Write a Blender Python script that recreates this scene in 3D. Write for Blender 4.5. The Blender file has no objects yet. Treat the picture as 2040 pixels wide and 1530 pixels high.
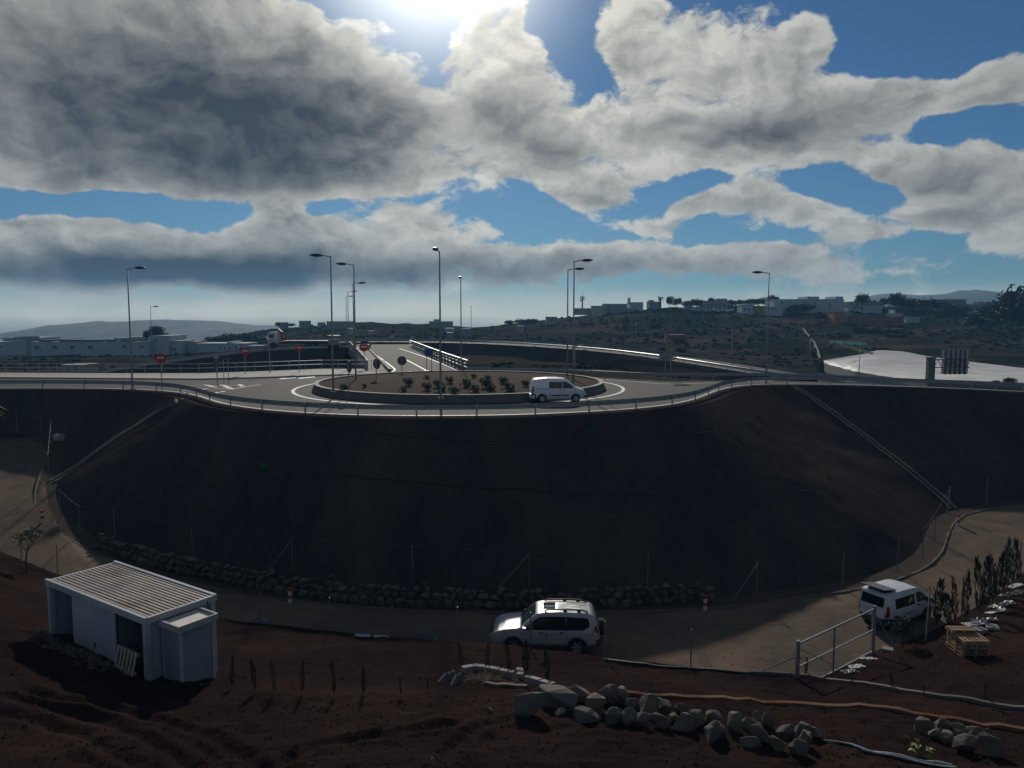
import bpy, bmesh, math, random
import numpy as np
from mathutils import Vector, Matrix, noise as mnoise
from mathutils.bvhtree import BVHTree
from mathutils.geometry import tessellate_polygon
R = math.radians
random.seed(7)
SC = bpy.context.scene
COL = SC.collection

# ---------------------------------------------------------------- camera
FPX, CX, CY = 1532.0, 1020.0, 765.0
PITCH = math.atan(135.0 / FPX)
CAMZ = 6.4
CAM = Vector((0, 0, CAMZ))
cd = bpy.data.cameras.new('camera'); cam = bpy.data.objects.new('camera', cd); COL.objects.link(cam)
cd.sensor_width = 36; cd.lens = 36 * FPX / 2040; cd.clip_start = .1; cd.clip_end = 20000
cam.location = CAM; cam.rotation_euler = (math.pi / 2 - PITCH, 0, 0)
SC.camera = cam
SC.view_settings.view_transform = 'Standard'; SC.view_settings.look = 'None'
SC.view_settings.exposure = 0.0; SC.view_settings.gamma = 1; SC.view_settings.use_curve_mapping = False
SC.cycles.max_bounces = 4; SC.cycles.diffuse_bounces = 2; SC.cycles.glossy_bounces = 2
SC.cycles.transmission_bounces = 3; SC.cycles.volume_bounces = 0; SC.cycles.transparent_max_bounces = 6

def ray(x, y):
    cx, cy = (x - CX) / FPX, (CY - y) / FPX
    return Vector((cx, math.cos(PITCH) + cy * math.sin(PITCH), -math.sin(PITCH) + cy * math.cos(PITCH)))
def PZ(x, y, z=0.0):
    r = ray(x, y); return CAM + r * ((z - CAMZ) / r.z)
def PD(x, y, d):
    r = ray(x, y); return CAM + r * (d / r.y)
def azel(x, y):
    r = ray(x, y).normalized(); return math.degrees(math.atan2(r.x, r.y)), math.degrees(math.asin(r.z))

# ---------------------------------------------------------------- sun and sky
SUN_AZ, SUN_EL = -5.5, 26.4
sd = Vector((math.sin(R(SUN_AZ)) * math.cos(R(SUN_EL)), math.cos(R(SUN_AZ)) * math.cos(R(SUN_EL)), math.sin(R(SUN_EL))))
sl = bpy.data.lights.new('sun', 'SUN'); sun = bpy.data.objects.new('sun', sl); COL.objects.link(sun)
sl.energy = 3.0; sl.angle = R(1.2); sl.color = (1, .93, .82)
sun.rotation_euler = (-sd).to_track_quat('-Z', 'Y').to_euler()

W = bpy.data.worlds.new('World'); SC.world = W; W.use_nodes = True
wt = W.node_tree; wt.nodes.clear()
class NT:
    """small helper to write node trees as expressions"""
    def __init__(s, t): s.t = t
    def n(s, kind, **kw):
        nd = s.t.nodes.new(kind)
        for k, v in kw.items(): setattr(nd, k, v)
        return nd
    def put(s, sock, v):
        if isinstance(v, bpy.types.NodeSocket): s.t.links.new(v, sock)
        elif v is not None: sock.default_value = v
    def m(s, op, a, b=None, c=None, clamp=False):
        nd = s.n('ShaderNodeMath', operation=op, use_clamp=clamp)
        for i, v in enumerate((a, b, c)): s.put(nd.inputs[i], v)
        return nd.outputs[0]
    def v(s, op, a, b=None, c=None, out=0):
        nd = s.n('ShaderNodeVectorMath', operation=op)
        for i, x in enumerate((a, b, c)):
            if x is not None: s.put(nd.inputs[i], x)
        return nd.outputs['Value'] if op in ('LENGTH', 'DOT_PRODUCT', 'DISTANCE') else nd.outputs[0]
    def mr(s, val, a, b, c, d, interp='LINEAR'):
        nd = s.n('ShaderNodeMapRange', interpolation_type=interp)
        for i, x in enumerate((val, a, b, c, d)): s.put(nd.inputs[i], x)
        return nd.outputs[0]
    def mix(s, f, a, b, mode='MIX'):
        nd = s.n('ShaderNodeMix', data_type='RGBA', blend_type=mode)
        s.put(nd.inputs[0], f); s.put(nd.inputs[6], a if not isinstance(a, tuple) else (*a[:3], 1)); s.put(nd.inputs[7], b if not isinstance(b, tuple) else (*b[:3], 1))
        return nd.outputs[2]
    def noise(s, vec, scale, detail=4, rough=.55, dist=0, out='Fac'):
        nd = s.n('ShaderNodeTexNoise')
        s.put(nd.inputs['Vector'], vec); nd.inputs['Scale'].default_value = scale
        nd.inputs['Detail'].default_value = detail; nd.inputs['Roughness'].default_value = rough
        nd.inputs['Distortion'].default_value = dist
        return nd.outputs[out]

# cloud masses: place in the sky (from a view bearing), half sizes in px of the view, weight
BLOBS = [
 # big dark cloud under the sun
 (180, 150, 420, 250, .75), (520, 190, 400, 230, .8), (720, 270, 250, 150, .6), (110, 310, 330, 105, .45), (520, 330, 420, 75, .4),
 # cloud right of it
 (990, 160, 170, 140, .42), (1080, 280, 190, 110, .55), (960, 345, 150, 60, .35), (1010, 60, 110, 70, .3),
 # large cumulus right
 (1260, 75, 120, 105, .6), (1500, 140, 240, 120, .62), (1600, 265, 250, 105, .65), (1400, 295, 190, 80, .55), (1270, 240, 150, 80, .45), (1760, 215, 170, 60, .5), (1390, 50, 70, 50, .4), (1650, 80, 110, 60, .4),
 (1900, 175, 170, 55, .6), (2060, 185, 160, 65, .55), (1840, 325, 200, 70, .75), (2010, 340, 150, 60, .5), (1950, 425, 220, 60, .65), (2070, 480, 170, 45, .5),
 (1180, 375, 135, 58, .75), (1290, 350, 60, 30, .3), (1470, 395, 150, 42, .55), (1590, 425, 130, 36, .5), (1390, 400, 70, 36, .45), (1700, 465, 100, 26, .5),
 # low band
 (60, 490, 300, 90, .75), (330, 505, 240, 75, .65), (590, 490, 190, 95, .75), (570, 425, 75, 45, .5), (100, 440, 90, 35, .4), (820, 500, 220, 60, .6), (810, 435, 110, 48, .55), (1060, 525, 250, 55, .6),
 (970, 450, 70, 36, .4), (1280, 515, 240, 45, .6), (1500, 512, 240, 38, .55), (1290, 450, 120, 32, .45), (1700, 540, 280, 32, .4), (200, 555, 420, 34, .45), (700, 560, 420, 34, .4),
 # clear openings
 (1120, 40, 80, 90, -.65), (1170, 130, 70, 60, -.5), (1745, 60, 80, 110, -.65), (1960, 60, 270, 85, -.8), (1960, 250, 190, 45, -.7), (1720, 290, 50, 60, -.3), (1350, 365, 110, 38, -.5), (1060, 430, 110, 40, -.55), (1040, 390, 60, 40, -.3),
 (200, 412, 330, 36, -.85), (40, 390, 150, 30, -.4), (650, 415, 50, 30, -.6), (1650, 365, 90, 42, -.6), (1560, 475, 120, 22, -.4), (1960, 525, 250, 36, -.4), (1760, 385, 70, 40, -.45), (650, -18, 105, 40, -.9), (800, 5, 52, 60, -.75), (860, 95, 36, 80, -.3), (1420, 455, 60, 25, -.3), (1850, 480, 90, 30, -.4),
]
SHADE = [(380, 190, 660, 280, .56), (640, 260, 400, 160, .32), (120, 200, 400, 200, .2), (480, 330, 420, 70, .2), (150, 545, 480, 62, .75), (600, 540, 460, 58, .68), (1010, 545, 380, 46, .55), (1400, 540, 380, 40, .35), (360, 512, 280, 42, .25), (1100, 300, 140, 62, .5), (1000, 225, 130, 80, .3), (1600, 262, 210, 58, .5), (1440, 250, 220, 52, .35), (1850, 352, 180, 42, .45), (1265, 120, 90, 50, .3), (1980, 425, 170, 38, .4), (1190, 398, 120, 28, .3), (1500, 415, 140, 26, .25), (2010, 212, 150, 30, .35), (590, 490, 160, 50, .15), (1600, 130, 140, 50, .2)]
t = NT(wt)
W.cycles.sampling_method = 'MANUAL'; W.cycles.sample_map_resolution = 512
out = t.n('ShaderNodeOutputWorld'); bg = t.n('ShaderNodeBackground'); bg.inputs['Strength'].default_value = .06
sky = t.n('ShaderNodeTexSky', sky_type='NISHITA', sun_disc=False, sun_elevation=R(SUN_EL), sun_rotation=R(SUN_AZ), air_density=1.0, dust_density=.2, ozone_density=3.0)
tc = t.n('ShaderNodeTexCoord'); dirv = tc.outputs['Generated']
sp = t.n('ShaderNodeSeparateXYZ'); t.put(sp.inputs[0], dirv)
az = t.m('MULTIPLY', t.m('ARCTAN2', sp.outputs[0], sp.outputs[1]), 57.2958)
el = t.m('MULTIPLY', t.m('ARCSINE', sp.outputs[2]), 57.2958)
cb = t.n('ShaderNodeCombineXYZ'); t.put(cb.inputs[0], az); t.put(cb.inputs[1], el); P = cb.outputs[0]
wn = t.noise(t.v('MULTIPLY', P, (1, 1.5, 1)), .16, 3, .55, out='Color')
Pw = t.v('MULTIPLY_ADD', t.v('SUBTRACT', wn, (.5, .5, .5)), (4.5, 2.8, 0), P)
B = None; DEG = math.degrees(1 / FPX)
for (x, y, rx, ry, wgt) in BLOBS:
    a, e = azel(x, y); sx, sy = rx * DEG, ry * DEG * .95
    q = t.v('MULTIPLY_ADD', Pw, (1 / sx, 1 / sy, 0), (-a / sx, -e / sy, 0))
    f = t.mr(t.v('LENGTH', q), .25, 1.05, wgt, 0.0, 'SMOOTHSTEP')
    B = f if B is None else t.m('ADD', B, f)
B = t.m('MINIMUM', B, 1.2)
big = t.noise(t.v('MULTIPLY', P, (1, 1.7, 1)), .055, 2, .5)
B = t.m('ADD', B, t.m('MULTIPLY_ADD', big, .5, -.25))
B = t.m('ADD', B, t.mr(sp.outputs[1], .45, .78, .10, 0, 'SMOOTHSTEP'))   # extra cloud cover added out of view, to lift the ambient light
tos = t.v('NORMALIZE', t.v('SUBTRACT', (SUN_AZ, SUN_EL + 8, 0), P))
det = t.noise(t.v('MULTIPLY', Pw, (1, 1.45, 1)), .30, 9, .64)
det2 = t.noise(t.v('MULTIPLY', t.v('MULTIPLY_ADD', tos, (.9, .9, 0), Pw), (1, 1.45, 1)), .30, 5, .57)
D1 = t.m('ADD', B, t.m('MULTIPLY_ADD', det, 1.7, -.64))
alpha = t.mr(D1, .26, .58, 0, 1, 'SMOOTHSTEP')
thick = t.mr(t.m('MULTIPLY_ADD', t.m('SUBTRACT', det, .5), -.75, D1), .42, 1.25, 0, 1, 'SMOOTHSTEP')
edge = t.m('MULTIPLY_ADD', t.m('SUBTRACT', det, det2), 2.6, .45, clamp=True)
cosg = t.v('DOT_PRODUCT', dirv, tuple(sd))
ang = t.m('MULTIPLY', t.m('ARCCOSINE', t.m('MINIMUM', cosg, .99999)), 57.2958)
glow = t.m('POWER', 2.718, t.m('MULTIPLY', t.m('POWER', t.m('DIVIDE', ang, 6.5), 2), -1))
glow2 = t.m('POWER', 2.718, t.m('MULTIPLY', t.m('POWER', t.m('DIVIDE', ang, 22), 2), -1))
SB = None
for (x, y, rx, ry, wgt) in SHADE:
    a, e = azel(x, y); sx, sy = rx * DEG, ry * DEG * .95
    f = t.mr(t.v('LENGTH', t.v('MULTIPLY_ADD', Pw, (1 / sx, 1 / sy, 0), (-a / sx, -e / sy, 0))), .0, 1.15, wgt, 0.0, 'SMOOTHSTEP')
    SB = f if SB is None else t.m('ADD', SB, f)
SB = t.m('MULTIPLY', SB, t.m('MULTIPLY_ADD', det, .9, .55), clamp=True)
fine = t.m('MULTIPLY', t.m('SUBTRACT', .5, edge), t.m('MULTIPLY_ADD', SB, -.66, 1.0))
shade = t.m('ADD', t.m('MULTIPLY_ADD', thick, .22, t.m('MULTIPLY', fine, .55)), t.m('MULTIPLY_ADD', SB, .80, .08), clamp=True)
shade = t.m('MULTIPLY', shade, t.mr(cosg, -.2, .65, .45, 1, 'SMOOTHSTEP'))   # front light put into the colour of clouds away from the sun, as fill
cc = t.mix(shade, (9.0, 9.1, 8.6), (.9, 1.1, 1.4))
cc = t.mix(1.0, cc, t.mix(t.m('MULTIPLY', glow2, t.m('SUBTRACT', 1, t.m('MULTIPLY', shade, .85))), (.80, .81, .83), (1.5, 1.46, 1.38)), 'MULTIPLY')
skyc = t.mix(1.0, sky.outputs[0], (.30, .49, .67), 'MULTIPLY')
col = t.mix(alpha, skyc, cc)
gl = t.mix(t.m('MULTIPLY', glow, t.m('SUBTRACT', 1, t.m('MULTIPLY', t.m('POWER', thick, .5), .985))), (0, 0, 0), (34, 33, 30))
col = t.mix(1.0, col, gl, 'ADD')
hz = t.mr(el, .3, 2.6, .9, 0, 'SMOOTHSTEP')
hz = t.m('MULTIPLY', hz, t.mr(t.noise(t.v('MULTIPLY', P, (1, 4, 1)), .12, 5, .55), .35, .62, .6, 1))
col = t.mix(hz, col, (11.5, 11.0, 9.2))
col = t.mix(t.mr(el, -1.5, 0, 1, 0), col, (1.6, 1.8, 2.0))
t.put(bg.inputs['Color'], col); t.put(out.inputs[0], bg.outputs[0])

# ---------------------------------------------------------------- materials
MATS = {}
def mat(name, col, rough=.8, var=None, vscale=3.0, metal=0.0, bump=0.0, bscale=40.0, spec=.3, var2=None, v2scale=.4, aniso=(1, 1, 1), coat=0, alpha=1):
    if name in MATS: return MATS[name]
    m = bpy.data.materials.new(name); m.use_nodes = True; MATS[name] = m
    t = NT(m.node_tree); b = m.node_tree.nodes['Principled BSDF']
    tc = t.n('ShaderNodeTexCoord'); v = t.v('MULTIPLY', tc.outputs['Object'], aniso)
    c = (*col, 1)
    if var:
        c = t.mix(t.mr(t.noise(v, vscale, 6, .62), .32, .68, 0, 1), col, var)
        if var2: c = t.mix(t.mr(t.noise(v, v2scale, 5, .6), .45, .66, 0, 1), c, var2)
    t.put(b.inputs['Base Color'], c)
    b.inputs['Roughness'].default_value = rough; b.inputs['Metallic'].default_value = metal
    b.inputs['Specular IOR Level'].default_value = spec; b.inputs['Coat Weight'].default_value = coat
    if var and metal < .3 and rough < .75:
        t.put(b.inputs['Roughness'], t.mr(t.noise(v, vscale * 2.3, 4, .6), .3, .7, rough - .1, rough + .12))
    if bump:
        bn = t.n('ShaderNodeBump'); bn.inputs['Strength'].default_value = bump; bn.inputs['Distance'].default_value = .05
        t.put(bn.inputs['Height'], t.noise(v, bscale, 6, .65)); t.put(b.inputs['Normal'], bn.outputs[0])
    return m
def glassmat(name, col, rough=.06):
    m = mat(name, col, rough, spec=.5); return m

# ---------------------------------------------------------------- mesh helpers
class MB:
    def __init__(s): s.v = []; s.f = []
    def add(s, vs, fs):
        o = len(s.v); s.v += [tuple(p) for p in vs]; s.f += [tuple(i + o for i in f) for f in fs]; return s
    def box(s, c, d, rz=0, M=None):
        x, y, z = d[0] / 2, d[1] / 2, d[2] / 2
        vs = [Vector((sx * x, sy * y, sz * z)) for sz in (-1, 1) for sy in (-1, 1) for sx in (-1, 1)]
        if M is None: M = Matrix.Rotation(rz, 3, 'Z')
        vs = [M @ p + Vector(c) for p in vs]
        return s.add(vs, [(0, 2, 3, 1), (4, 5, 7, 6), (0, 1, 5, 4), (2, 6, 7, 3), (0, 4, 6, 2), (1, 3, 7, 5)])
    def bb(s, lo, hi):
        return s.box([(a + b) / 2 for a, b in zip(lo, hi)], [abs(b - a) for a, b in zip(lo, hi)])
    def bar(s, a, b, w, h=None):
        a, b = Vector(a), Vector(b); h = h or w; d = b - a
        M = d.to_track_quat('X', 'Z').to_matrix(); return s.box((a + b) / 2, (d.length, w, h), M=M)
    def tube(s, a, b, r0, r1=None, n=8, cap=True):
        a, b = Vector(a), Vector(b); r1 = r0 if r1 is None else r1
        M = (b - a).to_track_quat('Z', 'Y').to_matrix(); vs = []
        for p, r in ((a, r0), (b, r1)):
            vs += [p + M @ Vector((r * math.cos(i * 2 * math.pi / n), r * math.sin(i * 2 * math.pi / n), 0)) for i in range(n)]
        fs = [(i, (i + 1) % n, n + (i + 1) % n, n + i) for i in range(n)]
        if cap: fs += [tuple(range(n - 1, -1, -1)), tuple(range(n, 2 * n))]
        return s.add(vs, fs)
    def path(s, pts, r, n=6):
        pts = [Vector(p) for p in pts]; rs = r if isinstance(r, (list, tuple)) else [r] * len(pts); vs = []
        for i, p in enumerate(pts):
            d = pts[min(i + 1, len(pts) - 1)] - pts[max(i - 1, 0)]
            M = d.to_track_quat('Z', 'Y').to_matrix()
            vs += [p + M @ Vector((rs[i] * math.cos(k * 2 * math.pi / n), rs[i] * math.sin(k * 2 * math.pi / n), 0)) for k in range(n)]
        fs = [(i * n + k, i * n + (k + 1) % n, (i + 1) * n + (k + 1) % n, (i + 1) * n + k) for i in range(len(pts) - 1) for k in range(n)]
        fs += [tuple(range(n - 1, -1, -1)), tuple(range((len(pts) - 1) * n, len(pts) * n))]
        return s.add(vs, fs)
    def sweep(s, pts, prof, closed=False):
        """profile (side, up) swept along a path; side = to the right of travel"""
        pts = [Vector(p) for p in pts]; n = len(prof); N = len(pts); vs = []
        for i, p in enumerate(pts):
            a = pts[(i - 1) % N] if closed else pts[max(i - 1, 0)]; b = pts[(i + 1) % N] if closed else pts[min(i + 1, N - 1)]
            d = b - a; d.z = 0; d.normalize(); r = Vector((d.y, -d.x, 0))
            vs += [p + r * u + Vector((0, 0, w)) for u, w in prof]
        fs = []
        for i in range(N if closed else N - 1):
            j = (i + 1) % N
            fs += [(i * n + k, i * n + k + 1, j * n + k + 1, j * n + k) for k in range(n - 1)]
        return s.add(vs, fs)
    def poly(s, pts):
        pts = [Vector(p) for p in pts]; return s.add(pts, [tuple(x) for x in tessellate_polygon([pts])])
    def prism(s, pts, off):
        off = Vector(off); n = len(pts); a = [Vector(p) for p in pts]
        tr = tessellate_polygon([a]); vs = a + [p + off for p in a]
        fs = [tuple(x) for x in tr] + [tuple(i + n for i in reversed(x)) for x in tr] + [(i, (i + 1) % n, n + (i + 1) % n, n + i) for i in range(n)]
        return s.add(vs, fs)
    def disc(s, c, nrm, r, th, n=20, ry=None):
        M = Vector(nrm).to_track_quat('Z', 'Y').to_matrix(); ry = ry or r
        ring = [Vector(c) + M @ Vector((r * math.cos(i * 2 * math.pi / n), ry * math.sin(i * 2 * math.pi / n), 0)) for i in range(n)]
        return s.prism(ring, Vector(nrm).normalized() * th)
    def build(s, name, m, parent=None, smooth=False, recalc=True):
        me = bpy.data.meshes.new(name); me.from_pydata(s.v, [], s.f)
        if recalc:
            bm = bmesh.new(); bm.from_mesh(me); bmesh.ops.recalc_face_normals(bm, faces=bm.faces); bm.to_mesh(me); bm.free()
        if smooth: me.shade_smooth()
        me.materials.append(m)
        o = bpy.data.objects.new(name, me); COL.objects.link(o); o.parent = parent
        return o
def thing(name, loc, label, cat, group=None, rz=0):
    o = bpy.data.objects.new(name, None); COL.objects.link(o); o.location = loc; o.rotation_euler.z = rz
    o.empty_display_size = .2
    return tag(o, label, cat, group)
def tag(o, label=None, cat=None, group=None, kind=None):
    for k, v in (('label', label), ('category', cat), ('group', group), ('kind', kind)):
        if v: o[k] = v
    return o
def struct(mb, name, m, smooth=False, recalc=True):
    return tag(mb.build(name, m, None, smooth, recalc), kind='structure')
def dup(o, parent=None):
    c = o.copy(); COL.objects.link(c); c.parent = parent
    for ch in o.children: dup(ch, c)
    return c
def inst(o, name, parent, loc, rz=0, sc=1.0, rot=None):
    c = o.copy(); c.name = name; COL.objects.link(c); c.parent = parent; c.location = loc
    c.rotation_euler = rot or (0, 0, rz); c.scale = (sc, sc, sc) if not isinstance(sc, tuple) else sc
    return c
ORD = ['first', 'second', 'third', 'fourth', 'fifth', 'sixth', 'seventh', 'eighth', 'ninth', 'tenth', 'eleventh', 'twelfth', 'thirteenth', 'fourteenth', 'fifteenth', 'sixteenth', 'seventeenth', 'eighteenth', 'nineteenth', 'twentieth', 'twenty-first', 'twenty-second', 'twenty-third', 'twenty-fourth', 'twenty-fifth', 'twenty-sixth', 'twenty-seventh', 'twenty-eighth', 'twenty-ninth', 'thirtieth', 'thirty-first', 'thirty-second', 'thirty-third', 'thirty-fourth', 'thirty-fifth', 'thirty-sixth', 'thirty-seventh', 'thirty-eighth']
def resample(pts, n=None, step=None):
    P = np.array([tuple(p) for p in pts]); s = np.r_[0, np.cumsum(np.linalg.norm(np.diff(P, axis=0), axis=1))]
    if n is None: n = max(2, int(round(s[-1] / step)) + 1)
    u = np.linspace(0, s[-1], n)
    return [Vector([np.interp(a, s, P[:, k]) for k in range(P.shape[1])]) for a in u]
def smooth(pts, it=2):
    for _ in range(it):
        q = [pts[0]]
        for a, b in zip(pts[:-1], pts[1:]): q += [a * .75 + b * .25, a * .25 + b * .75]
        pts = q + [pts[-1]]
    return pts
def offset(pts, d):
    o = []
    for i, p in enumerate(pts):
        t_ = pts[min(i + 1, len(pts) - 1)] - pts[max(i - 1, 0)]; t_ = Vector((t_.x, t_.y, 0)).normalized()
        o.append(p + Vector((t_.y, -t_.x, 0)) * d)
    return o
GV, GF = [], []
def ground_reg(o):
    b = len(GV); GV.extend([tuple(v.co) for v in o.data.vertices]); GF.extend([tuple(i + b for i in p.vertices) for p in o.data.polygons])
BVH = [None]
def G(x, y, maxd=3000):
    if BVH[0] is None: BVH[0] = BVHTree.FromPolygons(GV, GF)
    h = BVH[0].ray_cast(CAM, ray(x, y).normalized(), maxd)
    return h[0]
def GXY(X, Y, top=150):
    if BVH[0] is None: BVH[0] = BVHTree.FromPolygons(GV, GF)
    h = BVH[0].ray_cast(Vector((X, Y, top)), Vector((0, 0, -1)), 400)
    return h[0]
def fb(p, sc, oct=4): return mnoise.fractal(Vector(p) * sc, .9, 2.1, oct)
# ================================================================ materials of the ground
M_soil = mat('soil_near', (.0235, .0142, .0146), .95, (.0145, .0092, .0098), 1.6, bump=1.0, bscale=7, spec=0, var2=(.031, .0205, .0155), v2scale=.16)
M_bank = mat('soil_bank', (.043, .035, .035), .95, (.030, .026, .027), .9, bump=.5, bscale=5, spec=0, var2=(.055, .043, .039), v2scale=.22, aniso=(1, .35, .35))
M_dirt = mat('dirt_road', (.125, .092, .068), .9, (.075, .062, .05), .9, bump=.5, bscale=9, spec=.03, var2=(.155, .112, .076), v2scale=.13)
M_asph = mat('asphalt', (.046, .045, .044), .85, (.037, .0365, .037), .5, bump=.15, bscale=60, spec=.12, var2=(.055, .053, .05), v2scale=.15)
M_conc = mat('concrete', (.36, .34, .31), .85, (.27, .255, .235), 2.5, bump=.2, bscale=30)
M_conc_old = mat('old_concrete', (.20, .185, .17), .9, (.13, .12, .11), 2.0, bump=.3, bscale=20)
M_white = mat('road_paint', (.62, .61, .58), .6, (.50, .49, .47), 3)
M_galv = mat('galvanised_steel', (.36, .37, .38), .42, (.28, .29, .30), 2, metal=.65)
M_steel_dark = mat('weathered_steel', (.17, .175, .18), .55, (.12, .12, .125), 2, metal=.5)
M_pole = mat('grey_pole', (.34, .34, .33), .5, (.27, .27, .265), 1.2, metal=.15)
M_isl = mat('island_soil', (.075, .048, .037), .95, (.052, .036, .03), 1.2, bump=.6, bscale=6, spec=.02)

# ================================================================ upper level: roundabout
RC = Vector((-4.66, 69.3, 0))
near_px = [(-420, 783), (-120, 776), (0, 774), (140, 774), (264, 776), (340, 781), (380, 788), (404, 796), (428, 804), (480, 813), (554, 821), (660, 827), (780, 830), (908, 830), (1034, 828), (1152, 823), (1252, 817), (1332, 809), (1385, 799), (1415, 788), (1440, 777), (1480, 769), (1527, 766), (1620, 766), (1760, 769), (1900, 774), (2045, 781), (2400, 797)]
near = smooth([PZ(x, y, 0) for x, y in near_px], 2)
far_px = [(-420, 746, 0), (-120, 745, 0), (0, 745, 0), (200, 746, 0), (400, 746, 0), (520, 742, 0), (640, 737, 0), (745, 737, 0), (768, 738, 0)]
far_px2 = [(930, 745, 0), (1040, 747, 0), (1150, 750, 0), (1260, 756, 0), (1330, 759, 0), (1450, 758, -.05), (1527, 757, -.15), (1700, 763, -.35), (1850, 771, -.6), (2040, 783, -.9), (2400, 803, -1.2)]
farL = [PZ(x, y, z) for x, y, z in far_px]; farR = smooth([PZ(x, y, z) for x, y, z in far_px2], 1)
crest = offset(near, 1.25)                       # towards the camera
# bridge to the far side
BR0 = PZ(850, 742, 0); BR1 = PZ(781, 690, 0)
bl = [PZ(768, 739, 0), PZ(742, 712, 0), PZ(722, 692, 0)]
brr = [PZ(930, 743, 0), PZ(890, 722, 0), PZ(818, 691, 0)]
deck = MB(); deck.poly(near + list(reversed(farR)) + brr + [PZ(830, 686, 0), PZ(700, 686, 0)] + list(reversed(bl)) + list(reversed(farL)))
road_top = struct(deck, 'roundabout_road', M_asph)
ground_reg(road_top)

# verge between asphalt and slope, with a rounded shoulder
def loft(name, rows, m, jitter=0, js=1.0, smoothf=True, zfun=None):
    nc = len(rows[0]); mb = MB()
    for r in rows: mb.v += [tuple(p) for p in r]
    mb.f = [(i * nc + k, i * nc + k + 1, (i + 1) * nc + k + 1, (i + 1) * nc + k) for i in range(len(rows) - 1) for k in range(nc - 1)]
    if jitter: mb.v = [(p[0], p[1], p[2] + jitter * fb(p, js)) for p in mb.v]
    if zfun: mb.v = [(p[0], p[1], p[2] + zfun(p)) for p in mb.v]
    o = struct(mb, name, m, smoothf)
    return o
def lerp_rows(A, B, n, ease=None):
    out = []
    for i in range(n + 1):
        u = i / n; w = ease(u) if ease else u
        out.append([Vector((a.x + (b.x - a.x) * u, a.y + (b.y - a.y) * u, a.z + (b.z - a.z) * w)) for a, b in zip(A, B)])
    return out

# ---------------------------------------------------------------- lower service road
kerb_px = [(-420, 850, -2.2), (-160, 862, -2.9), (0, 868, -3.5), (48, 872, -3.8), (80, 886, -4.1), (94, 904, -4.5), (88, 930, -4.9), (74, 960, -5.4), (67, 1000, -6.1), (84, 1036, -6.7), (150, 1084, -7.3), (230, 1120, -7.75), (330, 1154, -8.1), (480, 1184, -8.3), (580, 1198, -8.35), (720, 1211, -8.4), (850, 1218, -8.4), (1000, 1222, -8.4), (1200, 1221, -8.4), (1405, 1215, -8.4), (1500, 1205, -8.4), (1600, 1191, -8.38), (1720, 1174, -8.3), (1800, 1152, -8.2), (1850, 1130, -8.1), (1880, 1098, -7.9), (1890, 1060, -7.8), (1905, 1036, -7.7), (1935, 1021, -7.6), (2040, 1003, -7.4), (2300, 975, -6.6), (2500, 960, -6)]
kerb = smooth([PZ(*k) for k in kerb_px], 2)
NCOL = 420
kerbN = resample(kerb, NCOL)
toe = []
for p in kerbN:
    d = (RC - p); d.z = 0; d.normalize(); toe.append(p + d * 1.25 + Vector((0, 0, .06)))
_cr = resample(crest, 1600); _nr = resample(near, 1600)
_ca = np.array([(p.x, p.y) for p in _cr]); _idx = np.array([int(np.argmin((_ca[:, 0] - p.x) ** 2 + (_ca[:, 1] - p.y) ** 2)) for p in toe], float)
_idx[0] = 0; _idx[-1] = 1599; _idx = np.maximum.accumulate(_idx)
for _ in range(3): _idx = np.convolve(np.pad(_idx, 12, 'edge'), np.ones(25) / 25, 'valid')
_idx = np.maximum.accumulate(_idx); _idx[0] = 0; _idx[-1] = 1599
crestN = [_cr[int(round(i))] for i in _idx]; nearN = [_nr[int(round(i))] for i in _idx]
bank_rows = lerp_rows(toe, crestN, 46)
bk = MB()
def bank_z(p):
    return .16 * fb((p[0], p[1], 0), .35, 3) + .05 * fb((p[0], p[1], 3), 1.6, 3)
nr = len(bank_rows)
for i, r in enumerate(bank_rows):
    u = i / (nr - 1); w = math.sin(math.pi * u) ** .6
    # gentle belly: steeper at the top
    bank_rows[i] = [Vector((p.x, p.y, p.z + w * (bank_z(p) - .12) - .03 * (u > .98))) for p in r]
bank = loft('embankment', bank_rows, M_bank); ground_reg(bank)
nearIn = [p + Vector((0, 0, -.03)) for p in nearN]
verge_o = loft('road_verge', [[p + Vector((0, 0, -.03)) for p in crestN], [a * .5 + b * .5 + Vector((0, 0, .0)) for a, b in zip(crestN, nearN)], [n - (c - n).normalized() * .25 + Vector((0, 0, .004)) for c, n in zip(crestN, nearN)]], M_bank)
pass_rows = lerp_rows(kerbN, toe, 3)
verge2 = loft('roadside_strip', [[p + Vector((0, 0, .05)) for p in pass_rows[0]]] + pass_rows[1:], mat('strip_dirt', (.07, .054, .045), .95, (.05, .04, .035), 1.3, bump=.7, bscale=7, spec=.02), .03, 1.2); ground_reg(verge2)

# ---------------------------------------------------------------- near plot (terrain between the camera and the road)
XS = np.array([-260, 0, 60, 110, 200, 300, 440, 600, 800, 1000, 1200, 1500, 1640, 1745, 1860, 1960, 2040, 2320.])
Y4 = np.array([1010, 1098, 1122, 1142, 1168, 1195, 1233, 1251, 1271, 1284, 1309, 1342, 1349, 1296, 1256, 1200, 1140, 1000.])
Z4 = np.array([-6, -6.8, -7.0, -7.2, -7.4, -7.5, -7.6, -7.7, -7.7, -7.35, -7.35, -7.4, -7.6, -8.05, -8.1, -8.0, -7.75, -7.0])
Z5 = np.array([-6.6, -7.4, -7.65, -7.85, -8.1, -8.3, -8.4, -8.42, -8.42, -8.42, -8.42, -8.42, -8.42, -8.4, -8.4, -8.3, -8.05, -7.2])
Y3 = np.array([1120, 1200, 1238, 1262, 1302, 1352, 1374, 1384, 1388, 1385, 1392, 1402, 1412, 1420, 1432, 1445, 1457, 1490.])
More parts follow.
